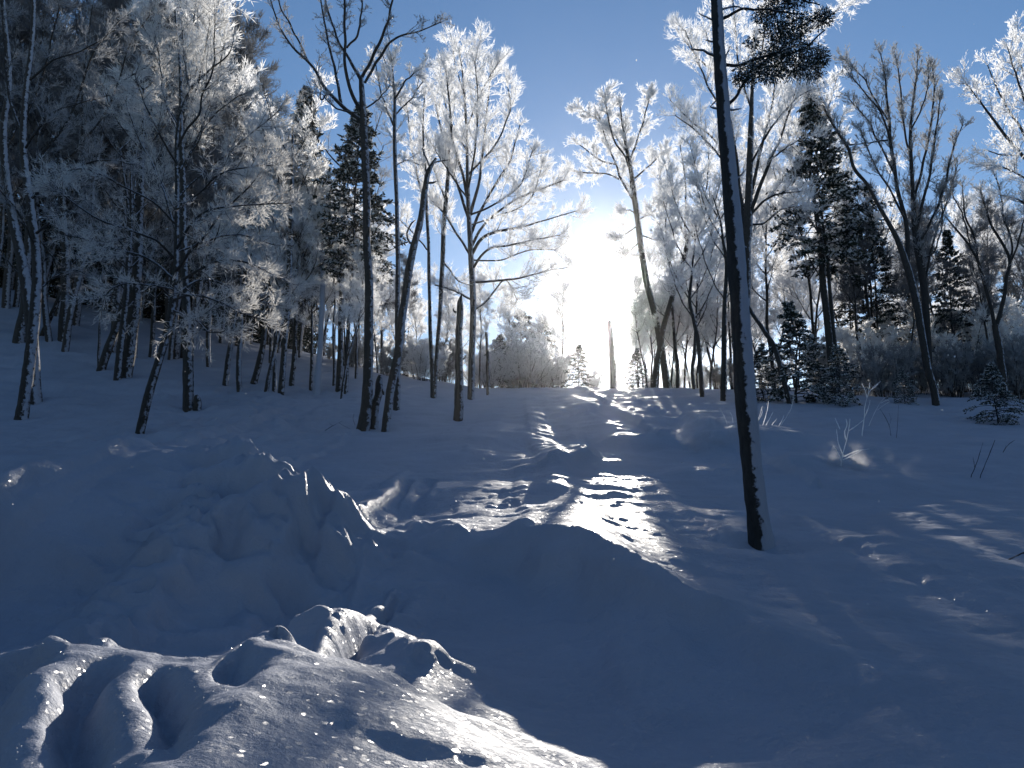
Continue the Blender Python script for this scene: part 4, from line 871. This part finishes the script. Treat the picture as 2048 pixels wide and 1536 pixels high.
def make_conifer(name, H, rad, low, n, seed, rime=.2, snow=.3, sz=.1, droop=-.25, r0=.11, per=1.0, bend=0.0):
    r = np.random.default_rng(seed)
    o = empty(name, (0, 0, 0), 'x', 'tree')
    z = np.linspace(-.4, H, 22); w = np.cumsum(r.normal(size=(22, 2)) * .025, axis=0) + np.array([[bend, 0]]) * (np.maximum(z, 0)[:, None] / H) ** 1.3
    T = np.stack([w[:, 0], w[:, 1], z], -1)
    g = Geo(); g.tubes(T[None], np.linspace(r0, .012, 22)[None], 9); link('trunk', g.mesh('trunk'), M_BARKS, o)
    t = low + (1 - low) * (np.arange(n) + r.random(n)) / n
    i = t * 21; i0 = np.minimum(i.astype(int), 20); u = (i - i0)[:, None]; P0 = T[i0] * (1 - u) + T[i0 + 1] * u
    a = np.arange(n) * 2.4 + r.normal(size=n) * .4
    q = (t - low) / (1 - low)
    L = rad * np.minimum(1, (1.04 - q) * 1.25) * r.uniform(.55, 1.2, n) * np.where(q < .12, .75, 1)
    D = nrm(np.stack([np.cos(a), np.sin(a), .1 + .8 * q - .1], -1))
    B = grow(P0, D, L, 6, .07, droop * .3)
    gb = Geo(); gb.tubes(B, np.linspace(1, .3, 6)[None] * (.012 + .012 * L / rad)[:, None], 3)
    k2 = max(4, int(9 * per)); i2 = np.repeat(np.arange(n), k2); t2 = .25 + .75 * r.random(len(i2))
    P, Tn = sample(B[i2], t2)
    side = nrm(np.cross(Tn, np.array([[0, 0, 1.]]))) * np.sign(r.normal(size=(len(i2), 1)))
    D2 = nrm(Tn * .75 + side * .75 + r.normal(size=Tn.shape) * .12 + [0, 0, -.12])
    L2 = (.42 * L[i2] * (1.1 - .6 * t2) + .06) * r.uniform(.6, 1.2, len(i2))
    B2 = grow(P, D2, L2, 3, .06, -.03)
    gb.tubes(B2, np.full((len(B2), 3), .006), 3)
    k3 = max(5, int(11 * per)); i3 = np.repeat(np.arange(len(B2)), k3); t3 = r.random(len(i3))
    P, Tn = sample(B2[i3], t3); m = len(P)
    Dn = nrm(Tn * .8 + r.normal(size=(m, 3)) * .55 + [0, 0, .05])
    Ls = sz * r.uniform(.7, 1.5, m); isr = r.random(m) < rime
    gn = Geo(); gn.cones(P[~isr], Dn[~isr], Ls[~isr], Ls[~isr] * .24)
    gs = Geo(); gs.cones(P[isr] + [0, 0, .01], Dn[isr], Ls[isr], Ls[isr] * .22)
    k4 = int(len(B2) * snow * 3); i4 = r.integers(0, len(B2), k4)
    P, Tn = sample(B2[i4], r.random(k4)); gs.cones(P + [0, 0, sz * .22], nrm(Tn + r.normal(size=Tn.shape) * .2), sz * r.uniform(.8, 1.6, k4), sz * r.uniform(.25, .42, k4))
    tag(link('small_branches', gb.mesh('small_branches'), M_LIMB, o), kind='stuff')
    tag(link('needles', gn.mesh('needles', False), M_NEED, o), kind='stuff')
    tag(link('snow_load', gs.mesh('snow_load', False), M_CLUMP, o), kind='stuff')
    return o
def make_shrub(name, H, spread, ns, seed, frost, w3=.014, cat='shrub', dens=6):
    r = np.random.default_rng(seed)
    o = empty(name, (0, 0, 0), 'x', cat)
    a = r.random(ns) * 2 * pi; s = r.random(ns) ** .6 * spread
    P0 = np.stack([np.cos(a) * s * .35, np.sin(a) * s * .35, np.full(ns, -.1)], -1)
    D = nrm(np.stack([np.cos(a) * s * .5 / spread, np.sin(a) * s * .5 / spread, np.full(ns, 1.0)], -1))
    B = grow(P0, D, H * r.uniform(.6, 1.15, ns), 12, .1, .02)
    gs_ = Geo(); gs_.tubes(B, np.linspace(.014, .004, 12)[None].repeat(ns, 0), 4)
    tag(link('stems', gs_.mesh('stems'), M_LIMB, o), kind='stuff')
    gb = Geo(); gt = Geo()
    fill([b for b in B], gb, gt, dens=dens, L1=.45 * H / 1.8, L2=.25, L3=.12, n2=6, n3=6, w3=w3, up=.15, t0=.1, r1=.006)
    tag(link('small_branches', gb.mesh('small_branches'), M_LIMB, o), kind='stuff')
    tag(link('frosted_twigs', gt.mesh('frosted_twigs', False), frost, o), kind='stuff')
    return o
_used = set()
def place(proto, px, Y, label, group=None, scale=1.0, rz=None, name=None, top=None, H=None, tilt=0, sink=0.0):
    """put a copy at image column px and distance Y; top = image row its tip reaches"""
    x = at(px, 700, Y)[0]; z = float(ground(np.array([x]), np.array([Y]))[0])
    if top is not None: scale = (at(px, top, Y)[2] - z) / H
    if id(proto) in _used: o = copy_tree(proto)
    else: o = proto; _used.add(id(proto))
    o.location = (x, Y, z - sink); o.scale = (scale, scale, scale)
    o.rotation_euler = (0, R(tilt), random.uniform(0, 6.28) if rz is None else rz)
    o['label'] = label
    if group: o['group'] = group
    elif 'group' in o: del o['group']
    if name: o.name = name
    return o
random.seed(5)
WP = dict(L1=1.3, L2=.55, L3=.27, n2=8, n3=8, w3=.011, up=.12, dens=3.6, t0=.15)
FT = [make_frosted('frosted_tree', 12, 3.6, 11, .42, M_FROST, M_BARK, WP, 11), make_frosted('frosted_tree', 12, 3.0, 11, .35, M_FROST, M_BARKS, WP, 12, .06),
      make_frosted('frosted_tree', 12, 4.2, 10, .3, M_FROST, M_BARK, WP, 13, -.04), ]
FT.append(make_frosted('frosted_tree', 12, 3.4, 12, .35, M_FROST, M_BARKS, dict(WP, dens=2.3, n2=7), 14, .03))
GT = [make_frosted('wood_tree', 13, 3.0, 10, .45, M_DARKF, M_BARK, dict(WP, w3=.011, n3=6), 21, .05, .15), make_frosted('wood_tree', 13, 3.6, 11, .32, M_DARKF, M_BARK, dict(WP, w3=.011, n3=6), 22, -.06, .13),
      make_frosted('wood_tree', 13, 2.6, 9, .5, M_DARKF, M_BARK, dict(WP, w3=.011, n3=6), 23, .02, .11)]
DC = [make_conifer('conifer', 13, 2.4, .2, 150, 31, .08, .18, sz=.15), make_conifer('conifer', 13, 2.1, .25, 130, 32, .08, .15, sz=.15, bend=.5)]
RC = [make_conifer('rimed_conifer', 13, 1.9, .38, 150, 33, .3, .5, sz=.15), make_conifer('rimed_conifer', 13, 2.1, .42, 140, 34, .26, .45, sz=.15, bend=-.6)]
SC = [make_conifer('young_spruce', 3.5, 1.35, .03, 80, 35, .12, .8, sz=.085, droop=-.5, r0=.05), make_conifer('young_spruce', 3.5, 1.6, .02, 90, 36, .15, 1.1, sz=.085, droop=-.55, r0=.05)]
SH = [make_shrub('frosted_shrub', 1.8, 1.0, 26, 41, M_FROST), make_shrub('frosted_shrub', 1.9, 1.3, 30, 42, M_FROST), make_shrub('frosted_shrub', 1.7, 1.1, 26, 43, M_GREYF, .011)]

# named conifers
place(RC[0], 588, 32, 'frost covered conifer with a pointed top left of the forked tree', top=182, H=13)
place(RC[1], 694, 30.5, 'dark conifer with clumps of rime directly behind the forked tree', top=222, H=13, rz=2.0)
place(RC[1], 1668, 34, 'tall rime covered conifer between the tall trunk and the dark leaning tree', top=190, H=13, rz=.6)
place(DC[0], 1758, 37, 'thin dark conifer left of the dark leaning tree', top=425, H=13, rz=1.0)
place(DC[1], 1905, 36, 'dark conifer leaning right of the dark leaning tree', top=462, H=13, rz=0)
place(DC[0], 1990, 40, 'dark conifer behind the crooked tree in the right hand thicket', top=560, H=13, rz=3.0)
place(SC[0], 1588, 29.5, 'young spruce with a pale frosted tip right of the tall trunk', top=604, H=3.5, rz=1.2)
place(SC[1], 1672, 28.5, 'broad young spruce with layered snow on its boughs', top=692, H=3.5, rz=2.2)
place(SC[0], 1520, 31, 'low dark spruce just behind the tall trunk', top=690, H=3.5)
place(SC[1], 1980, 23.5, 'low spruce at the right with its lowest boughs on the snow', top=722, H=3.5, sink=.1)
place(SC[1], 1800, 29, 'low snowy spruce under the thin dark conifer', top=740, H=3.5)
place(SC[0], 1272, 41, 'small dark spruce between the cut trunk and the crossing trees', top=698, H=3.5)
place(SC[0], 1156, 45, 'small dark spruce at the left edge of the sun glare', top=690, H=3.5)
place(SC[1], 1000, 45, 'small dark spruce among frosted bushes behind the broken snag', top=672, H=3.5)
place(SC[1], 1040, 52, 'rounded dark pine on the skyline right of the bright frosted tree', top=622, H=3.5, name='round_pine')
place(SC[0], 1082, 53, 'small pointed pine at the right end of the skyline pines', top=638, H=3.5, name='round_pine')
place(FT[1], 1122, 50, 'small narrow frosted tree left of the sun glare', top=575, H=12)
# dense wood on the left
gr = 'trees of the dense left wood'
k = 0
for Y, n, a, b in ((31, 7, 420, 720), (36, 15, -120, 760), (41, 17, -160, 800), (47, 18, -200, 820), (54, 18, -250, 840)):
    for j in range(n):
        px = a + (b - a) * (j + random.uniform(.1, .9)) / n
        pr = FT[k % 3] if (Y < 40 and px > 330 and k % 3 == 0) or (px > 520 and random.random() < .6) else GT[k % 3]
        h = random.uniform(.85, 1.2) * (1.25 if px < 420 else 1.0 if px < 500 else (.62 if px < 620 else .5))
        place(pr, px, Y + random.uniform(-2, 2), 'dark trunked tree in the dense wood on the left slope', gr, scale=h, tilt=random.uniform(-4, 4)); k += 1
gr = 'conifers deep in the left wood'
for j in range(26):
    px = -220 + 800 * (j + random.random()) / 26
    place(DC[j % 2], px, random.uniform(44, 62), 'dark conifer deep in the wood on the left slope', gr, scale=random.uniform(.6, .95))
for px, Y, p, h in ((1722, 35, 0, .62), (1778, 37, 1, .7), (1815, 34, 2, .55), (1858, 38, 0, .75), (1915, 35, 1, .6), (1948, 38, 2, .7), (1975, 34, 0, .5), (2030, 36, 1, .65)):
    place(GT[p], px, Y, 'thin dark tree in the right hand thicket', 'thin trees of the right hand thicket', scale=h, tilt=random.uniform(-7, 3))
for px, Y, t in ((1830, 39, 560), (2040, 41, 540), (1700, 41, 520)):
    place(DC[1], px, Y, {1830: 'dark conifer close behind the dark fan tree', 2040: 'dark conifer at the right edge behind the crooked tree', 1700: 'dark conifer behind the broad young spruce'}[px], top=t, H=13)
# trees beyond the rise, centre and right
gr = 'frosted trees beyond the rise left of the clearing'
for px, Y, top, p in ((600, 45, 380, 0), (650, 50, 430, 2), (720, 47, 470, 1), (765, 42, 440, 0), (800, 50, 560, 2), (838, 46, 590, 1), (880, 44, 600, 0), (925, 48, 590, 2), (960, 42, 560, 1), (1005, 46, 590, 0), (1060, 50, 640, 2), (745, 52, 520, 0), (690, 42, 520, 1)):
    place(FT[p], px, Y, 'white frosted tree beyond the rise left of the clearing', gr, top=top, H=12)
gr = 'frosted trees beyond the rise right of the sun'
for px, Y, top, p in ((1300, 43, 560, 0), (1328, 44, 590, 2), (1275, 45, 620, 1), (1352, 42, 400, 3), (1425, 44, 500, 3), (1400, 47, 600, 2), (1460, 42, 470, 3), (1545, 38, 380, 0), (1585, 46, 520, 1), (1620, 40, 440, 2), (1520, 50, 580, 1), (1700, 44, 480, 0), (1745, 50, 520, 2), (1800, 46, 500, 1),
                      (1850, 42, 470, 0), (1900, 48, 540, 2), (1950, 42, 500, 1), (1985, 50, 430, 0), (2040, 44, 400, 2), (2090, 40, 430, 1), (2150, 46, 330, 0), (2230, 40, 250, 2), (2300, 46, 300, 1), (1345, 50, 620, 1), (1385, 38.5, 420, 3), (1380, 54, 620, 0), (1290, 52, 620, 0)):
    place(FT[p], px, Y, 'added frosted tree beyond the rise shading the right foreground', gr, top=top, H=12)
# shrubs along the rise
gr = 'frosted bushes along the skyline'
for px, Y, top, p in ((780, 40, 700, 2), (815, 44, 680, 2), (850, 42, 690, 1), (895, 46, 690, 2), (960, 46, 705, 0), (985, 44, 715, 1), (1020, 46, 700, 0), (1050, 45, 690, 1), (1080, 46, 705, 0), (1110, 46, 722, 1), (1185, 47, 748, 0),
                      (1300, 46, 752, 1), (1345, 46, 742, 0), (1395, 46, 738, 0), (1435, 44, 735, 2), (1475, 42, 722, 2), (1545, 40, 715, 0), (1640, 37, 690, 2), (1700, 34, 725, 2),
                      (1735, 36, 670, 1), (1765, 33, 700, 2), (1795, 38, 640, 0), (1830, 34, 710, 2), (1865, 38, 660, 1), (1900, 33, 700, 2), (1930, 36, 640, 0), (1960, 33, 700, 2), (1995, 37, 650, 1), (2025, 32, 690, 2), (2060, 35, 650, 0), (2100, 32, 690, 2), (2140, 36, 650, 1),
                      (700, 42, 680, 2), (740, 44, 670, 1), (660, 44, 690, 2)):
    place(SH[p], px, Y, 'frost covered bush on the skyline beyond the snow slope', gr, top=top, H=1.75)

# low dark spruces closing the wood at the ground, and forest standing round the clearing
DD = make_conifer('conifer', 7, 2.0, .02, 120, 51, .04, .08, sz=.15, droop=-.35)
gr = 'low conifers closing the left wood'
for j in range(44):
    place(DD, -260 + 900 * (j + random.random()) / 44, random.uniform(50, 66), 'low dark conifer closing the view at the back of the left wood', gr, scale=random.uniform(.7, 1.1))
gr = 'forest standing round the clearing'
for j in range(46):
    a = R(70 + 220 * (j + random.random()) / 46); q = random.uniform(13, 30)
    x, y = q * sin(a), q * cos(a)
    pr = (DC + [DD, GT[0], GT[1]])[j % 5]
    o = copy_tree(pr); o.location = (x, y, float(ground(np.array([x]), np.array([y]))[0])); o.scale = (1, 1, random.uniform(.9, 1.2)) if pr is not DD else (1.4, 1.4, 1.6)
    o.rotation_euler = (0, 0, random.uniform(0, 6)); o['label'] = 'forest tree standing round the open snow outside the picture'; o['group'] = gr

# ------------------------------------------------------------------ small things in the snow
def sapling(label, lines, name='sapling', mat=None, group=None, r=.011, Y=None):
    b = lines[0][0]
    x, Yb_, z = hit(b[0], b[1], ground) if Y is None else (at(b[0], b[1], Y)[0], Y, 0)
    if Y is not None: z = float(ground(np.array([x]), np.array([Y]))[0])
    o = empty(name, (x, Yb_, z), label, 'sapling', group); org = np.array([x, Yb_, z])
    for k, ln in enumerate(lines):
        q = []
        for j, p in enumerate(ln):
            w = at(p[0], p[1], Yb_ + (.12 * j * (1 if k % 2 else -1))) - org; q.append([*w, r * (1 - .45 * j / max(1, len(ln) - 1))])
        if k == 0: q = [[0, 0, -.15, r]] + [[0, 0, 0, r]] + q[1:]
        L = smooth_line(q, 9); L = wobble(L, .012, 5, k + 3)
        g = Geo(); rr = L[:, 3] * (1 + .25 * rng.normal(size=9)); g.tubes(L[None, :, :3], np.abs(rr)[None], 5)
        link('stem' if k == 0 else 'twig', g.mesh('stem' if k == 0 else 'twig'), mat or M_FROST, o)
    return o
sapling('frosted sapling with curved twigs in front of the blowing snow', [[(1682, 932), (1685, 910), (1692, 885), (1698, 855), (1700, 838)], [(1693, 880), (1689, 865), (1694, 850), (1692, 838)], [(1697, 862), (1712, 852), (1726, 841)], [(1690, 912), (1712, 902), (1738, 898)], [(1686, 920), (1710, 908), (1724, 900)], [(1688, 914), (1678, 890), (1673, 858)], [(1683, 925), (1676, 905), (1667, 892)], [(1680, 858), (1674, 845), (1670, 836)]])
sapling('taller frosted sapling with antler like twigs before the snowy spruces', [[(1724, 872), (1728, 840), (1730, 810), (1736, 790), (1742, 778), (1762, 762)], [(1734, 795), (1730, 780), (1724, 768)], [(1737, 788), (1738, 775), (1740, 766)], [(1742, 780), (1752, 772), (1756, 768)], [(1729, 835), (1738, 812), (1740, 800)]], r=.012)
sapling('thin pale sapling leaning right beside the antler like one', [[(1738, 852), (1752, 820), (1762, 803), (1770, 795)], [(1762, 806), (1775, 800), (1780, 805)], [(1755, 820), (1765, 812), (1778, 804)]], r=.008)
sapling('bent dark stem curving over in the snow right of the saplings', [[(1782, 872), (1778, 850), (1768, 830), (1760, 818)], [(1779, 850), (1782, 838), (1778, 826)]], mat=M_LIMB, r=.006)
sapling('single straight dark stem standing in the snow on the right', [[(1793, 876), (1795, 850), (1797, 810)]], mat=M_LIMB, r=.005)
for k, (pts, lab) in enumerate([
    ([[(1514, 850), (1520, 828), (1525, 812)], [(1516, 842), (1524, 826), (1523, 815)], [(1526, 850), (1534, 822), (1537, 802)], [(1532, 850), (1542, 832), (1546, 824)]], 'tuft of frosted shoots just right of the tall dark trunk'),
    ([[(1562, 852), (1574, 832), (1584, 812), (1588, 790)], [(1578, 826), (1583, 815), (1582, 808)]], 'curved frosted shoot right of the shoots by the tall trunk'),
    ([[(1544, 850), (1550, 842), (1553, 838)], [(1558, 852), (1566, 836), (1568, 830)]], 'short frosted shoots between taller ones by the tall trunk'),
    ([[(1454, 848), (1448, 832), (1440, 818)], [(1466, 845), (1464, 832), (1460, 825)]], 'frosted shoots just left of the tall dark trunk'),
    ([[(1232, 799), (1234, 792), (1236, 785)]], 'short lit twig poking from the dome of snow below the sun'),
    ([[(1239, 802), (1246, 806), (1248, 808)], [(1248, 806), (1250, 800), (1252, 798)]], 'tiny bent twig beside the one on the snow dome')]):
    sapling(lab, pts, name='shoots', r=.010)
for k, (pts, lab) in enumerate([
    ([[(1942, 955), (1952, 930), (1966, 885)], [(1950, 935), (1946, 915)]], 'thin dark stem slanting in the shaded snow on the right'),
    ([[(1960, 958), (1970, 930), (1982, 900), (1990, 880)]], 'second thin dark stem slanting beside the first on the right'),
    ([[(2006, 905), (2018, 888), (2030, 880)], [(2010, 900), (2012, 890)]], 'small dark twig low in the snow near the right edge'),
    ([[(1898, 845), (1892, 860), (1886, 872)]], 'small dark twig in the shaded snow below the dark fan tree'),
    ([[(710, 850), (706, 838), (708, 828)]], 'tiny twig sticking up left of the forked tree'),
    ([[(650, 862), (672, 848), (685, 842)], [(665, 852), (658, 845)], [(678, 846), (700, 858)]], 'spindly bare twig lying in the snow left of the forked tree')]):
    sapling(lab, pts, name='bare_twig', mat=M_LIMB, r=.006)
sapling('dark stick jutting in from the right edge above the snow', [[(2105, 1085), (2060, 1102), (2016, 1120)]], name='stick', mat=M_BARK, r=.012, Y=8.0)

# young frosted trees right of the sun, added to shade the right foreground
gr = 'frosted trees beyond the rise right of the sun'
for px, Y, top, p in ((1292, 43, 575, 0), (1312, 44, 560, 1), (1338, 42, 570, 2), (1366, 44, 550, 3), (1392, 43, 560, 3), (1418, 42, 545, 3), (1448, 44, 560, 3), (1480, 42, 540, 1), (1515, 43, 560, 2), (1550, 42, 540, 0), (1590, 44, 560, 1), (1302, 47, 610, 2), (1326, 46, 600, 0), (1352, 48, 610, 1), (1378, 46, 590, 2), (1405, 47, 600, 0), (1432, 46, 590, 1), (1462, 47, 600, 2), (1500, 46, 590, 0), (1532, 47, 600, 1), (1284, 48, 640, 1)):
    place(FT[p], px, Y, 'added frosted tree beyond the rise shading the right foreground', gr, top=top, H=12)

# loose ice crystals on the lit bank, and ice glints drifting in the air
def glint_mat():
    m, n, l = mat_new('ice_glint'); out = N(n, 'ShaderNodeOutputMaterial')
    t = N(n, 'ShaderNodeBsdfTranslucent'); t.inputs['Color'].default_value = (.95, .95, .95, 1)
    g = N(n, 'ShaderNodeBsdfGlossy'); g.inputs['Roughness'].default_value = .25; g.inputs['Color'].default_value = (.95, .95, .95, 1)
    mx = N(n, 'ShaderNodeMixShader'); mx.inputs[0].default_value = .45
    l.new(t.outputs[0], mx.inputs[1]); l.new(g.outputs[0], mx.inputs[2]); l.new(mx.outputs[0], out.inputs['Surface']); return m
M_ICE = glint_mat()
def flakes(name, P, size, label, flat):
    n = len(P); a = nrm(rng.normal(size=(n, 3)) * [1, 1, flat]); b = nrm(np.cross(a, rng.normal(size=(n, 3)))); c = np.cross(a, b)
    size = size[:, None]; V = np.stack([P + a * size, P + c * size * .6, P - a * size, P - c * size * .6], 1).reshape(-1, 3)
    f = np.arange(n * 4).reshape(n, 4)
    o = link(name, new_mesh(name, V, f, 4, False), M_ICE); return tag(o, label, kind='stuff')
n = 20000
X = rng.uniform(-3.2, 1.0, n); Y = rng.uniform(1.9, 4.6, n); Z = ground(X, Y)
flakes('ice_crystals', np.stack([X, Y, Z + .003], -1), np.minimum(rng.gamma(1.3, .0006, n) + .0004, .0022), 'loose ice crystals sparkling on the bank of snow in front', .8)
X = rng.uniform(-1.5, 2.5, 2500); Y = rng.uniform(8.2, 12, 2500); Z = ground(X, Y)
flakes('ice_crystals', np.stack([X, Y, Z + .004], -1), rng.gamma(1.6, .0018, 2500) + .0012, 'ice crystals sparkling along the lit snow ridge', .8)
n = 420
d = rng.uniform(2.5, 22, n); pxx = rng.uniform(-100, 2150, n); pyy = rng.uniform(-50, 1300, n)
P = np.array([at(a, b, c) for a, b, c in zip(pxx, pyy, d)]); P = P[P[:, 2] > ground(P[:, 0], P[:, 1]) + .1]
flakes('drifting_ice', P, (.0006 * P[:, 1] * rng.gamma(2, .55, len(P)) + .0006), 'ice crystals drifting and glinting in the air', 1.0)

# snow lifted by the wind: small bodies of airborne powder with uneven density
def powder(name, px, py, Y, sx, sy, sz, dens, seed, label):
    p = at(px, py, Y); bm = bmesh.new(); bmesh.ops.create_uvsphere(bm, u_segments=20, v_segments=12, radius=1.0)
    for v_ in bm.verts: v_.co.x *= sx; v_.co.y *= sy; v_.co.z *= sz
    me = bpy.data.meshes.new(name); bm.to_mesh(me); bm.free()
    o = link(name, me, None, None, tuple(p)); tag(o, label, kind='stuff')
    m, n, l = mat_new('powder'); out = N(n, 'ShaderNodeOutputMaterial'); v = N(n, 'ShaderNodeVolumePrincipled')
    v.inputs['Color'].default_value = (.95, .95, .97, 1); v.inputs['Anisotropy'].default_value = .6
    tc = N(n, 'ShaderNodeTexCoord'); nz = N(n, 'ShaderNodeTexNoise'); nz.inputs['Scale'].default_value = 3.0; nz.inputs['Detail'].default_value = 5; nz.inputs['Roughness'].default_value = .62
    mp = N(n, 'ShaderNodeMapping'); mp.inputs['Location'].default_value = (seed, 0, 0); mp.inputs['Scale'].default_value = (1, 1, 1.1); l.new(tc.outputs['Object'], mp.inputs['Vector']); l.new(mp.outputs[0], nz.inputs['Vector'])
    r = N(n, 'ShaderNodeMapRange'); r.inputs['From Min'].default_value = .50; r.inputs['From Max'].default_value = .80; r.inputs['To Max'].default_value = dens; l.new(nz.outputs['Fac'], r.inputs['Value'])
    sc_ = N(n, 'ShaderNodeVectorMath', operation='MULTIPLY'); sc_.inputs[1].default_value = (1 / sx, 1 / sy, 1 / sz); l.new(tc.outputs['Object'], sc_.inputs[0])
    ln = N(n, 'ShaderNodeVectorMath', operation='LENGTH'); l.new(sc_.outputs[0], ln.inputs[0])
    f = N(n, 'ShaderNodeMapRange'); f.inputs['From Min'].default_value = .95; f.inputs['From Max'].default_value = .2; f.interpolation_type = 'SMOOTHSTEP'; l.new(ln.outputs['Value'], f.inputs['Value'])
    mu = N(n, 'ShaderNodeMath', operation='MULTIPLY'); l.new(r.outputs[0], mu.inputs[0]); l.new(f.outputs[0], mu.inputs[1]); l.new(mu.outputs[0], v.inputs['Density'])
    l.new(v.outputs[0], out.inputs['Volume']); o.data.materials.append(m)
try:
    S.cycles.volume_step_rate = 1.0; S.cycles.volume_max_steps = 64
except Exception: pass
powder('blowing_snow', 1710, 950, 14.5, 1.8, .8, .75, 2.6, 1.0, 'wisps of blowing snow drifting low over the slope right of the tall trunk')
powder('blowing_snow', 1410, 880, 17, .9, .8, 1.1, 2.4, 5.0, 'wisps of blowing snow rising left of the tall trunk')

# frozen haze: fine ice in the air that glows towards the sun
bm = bmesh.new(); bmesh.ops.create_cube(bm, size=1.0)
for v_ in bm.verts: v_.co.x *= 440; v_.co.y *= 440; v_.co.z = v_.co.z * 50 + 9
me = bpy.data.meshes.new('haze'); bm.to_mesh(me); bm.free()
o = link('haze', me); tag(o, 'thin frozen haze in the air over the whole slope', kind='stuff')
m, n, l = mat_new('haze'); out = N(n, 'ShaderNodeOutputMaterial'); v = N(n, 'ShaderNodeVolumePrincipled')
v.inputs['Density'].default_value = .0002; v.inputs['Anisotropy'].default_value = .93; v.inputs['Color'].default_value = (.95, .96, 1, 1)
l.new(v.outputs[0], out.inputs['Volume']); me.materials.append(m)

# ------------------------------------------------------------------ labels that say which one
MARKS = [(-60, 'the left edge'), (45, 'the edge trunks'), (127, 'the lone dark trunk'), (205, 'the leaning trunk'), (250, 'the close pair'), (315, 'the slanting tree'), (378, 'the vine hung tree'), (440, 'the vine hung tree'), (510, 'the short leaning trunk'),
         (633, 'the rimed snag'), (726, 'the forked tree'), (795, 'the slender tree'), (867, 'the double stem'), (918, 'the broken snag'), (945, 'the bright frosted tree'), (1040, 'the round pine'), (1156, 'the small spruce'), (1228, 'the cut trunk'), (1320, 'the crossing trees'),
         (1402, 'the thin forked tree'), (1485, 'the tall dark trunk'), (1588, 'the pale tipped spruce'), (1672, 'the broad spruce'), (1745, 'the whippy tree'), (1810, 'the low snowy spruce'), (1872, 'the dark fan tree'), (1980, 'the low spruce'), (2005, 'the crooked tree'), (2060, 'the right edge')]
ORD = ['first', 'second', 'third', 'fourth', 'fifth', 'sixth', 'seventh', 'eighth', 'ninth', 'tenth', 'eleventh', 'twelfth', 'thirteenth', 'fourteenth']
bins = {}
for o in list(C.objects):
    if o.parent is None and o.get('group') in ('trees of the dense left wood', 'conifers deep in the left wood', 'low conifers closing the left wood', 'frosted trees beyond the rise left of the clearing',
                                               'frosted trees beyond the rise right of the sun', 'frosted bushes along the skyline', 'thin trees of the right hand thicket'):
        xx, yy, zz = o.location; dz = cos(R(PITCH)) * yy + sin(R(PITCH)) * zz; pxx_ = 1024 + FOC * xx / dz
        kk_ = sum(1 for m_ in MARKS if m_[0] < pxx_) - 1
        bins.setdefault((o['group'], kk_), []).append((pxx_, o))
KIND = {'trees of the dense left wood': 'dark wood trunk', 'conifers deep in the left wood': 'tall deep wood conifer', 'low conifers closing the left wood': 'low background conifer',
        'frosted trees beyond the rise left of the clearing': 'far frosted tree', 'frosted trees beyond the rise right of the sun': 'far frosted tree', 'frosted bushes along the skyline': 'frosted bush', 'thin trees of the right hand thicket': 'thin dark thicket tree'}
for (g_, kk_), lst in bins.items():
    lst.sort(key=lambda q: q[0]); kd = KIND[g_]
    for n_, (p_, o) in enumerate(lst):
        if kk_ < 0: o['label'] = kd + ' just outside the left edge of the picture'; continue
        if kk_ >= len(MARKS) - 1 and p_ > 2060: o['label'] = kd + ' just outside the right edge of the picture'; continue
        a_, b_ = MARKS[kk_][1], MARKS[min(kk_ + 1, len(MARKS) - 1)][1]
        where = 'right of ' + a_ if a_ == b_ else 'between %s and %s' % (a_, b_)
        o['label'] = (('%s %s %s' % (ORD[min(n_, 13)], kd, where)) if len(lst) > 1 else '%s %s' % (kd, where))
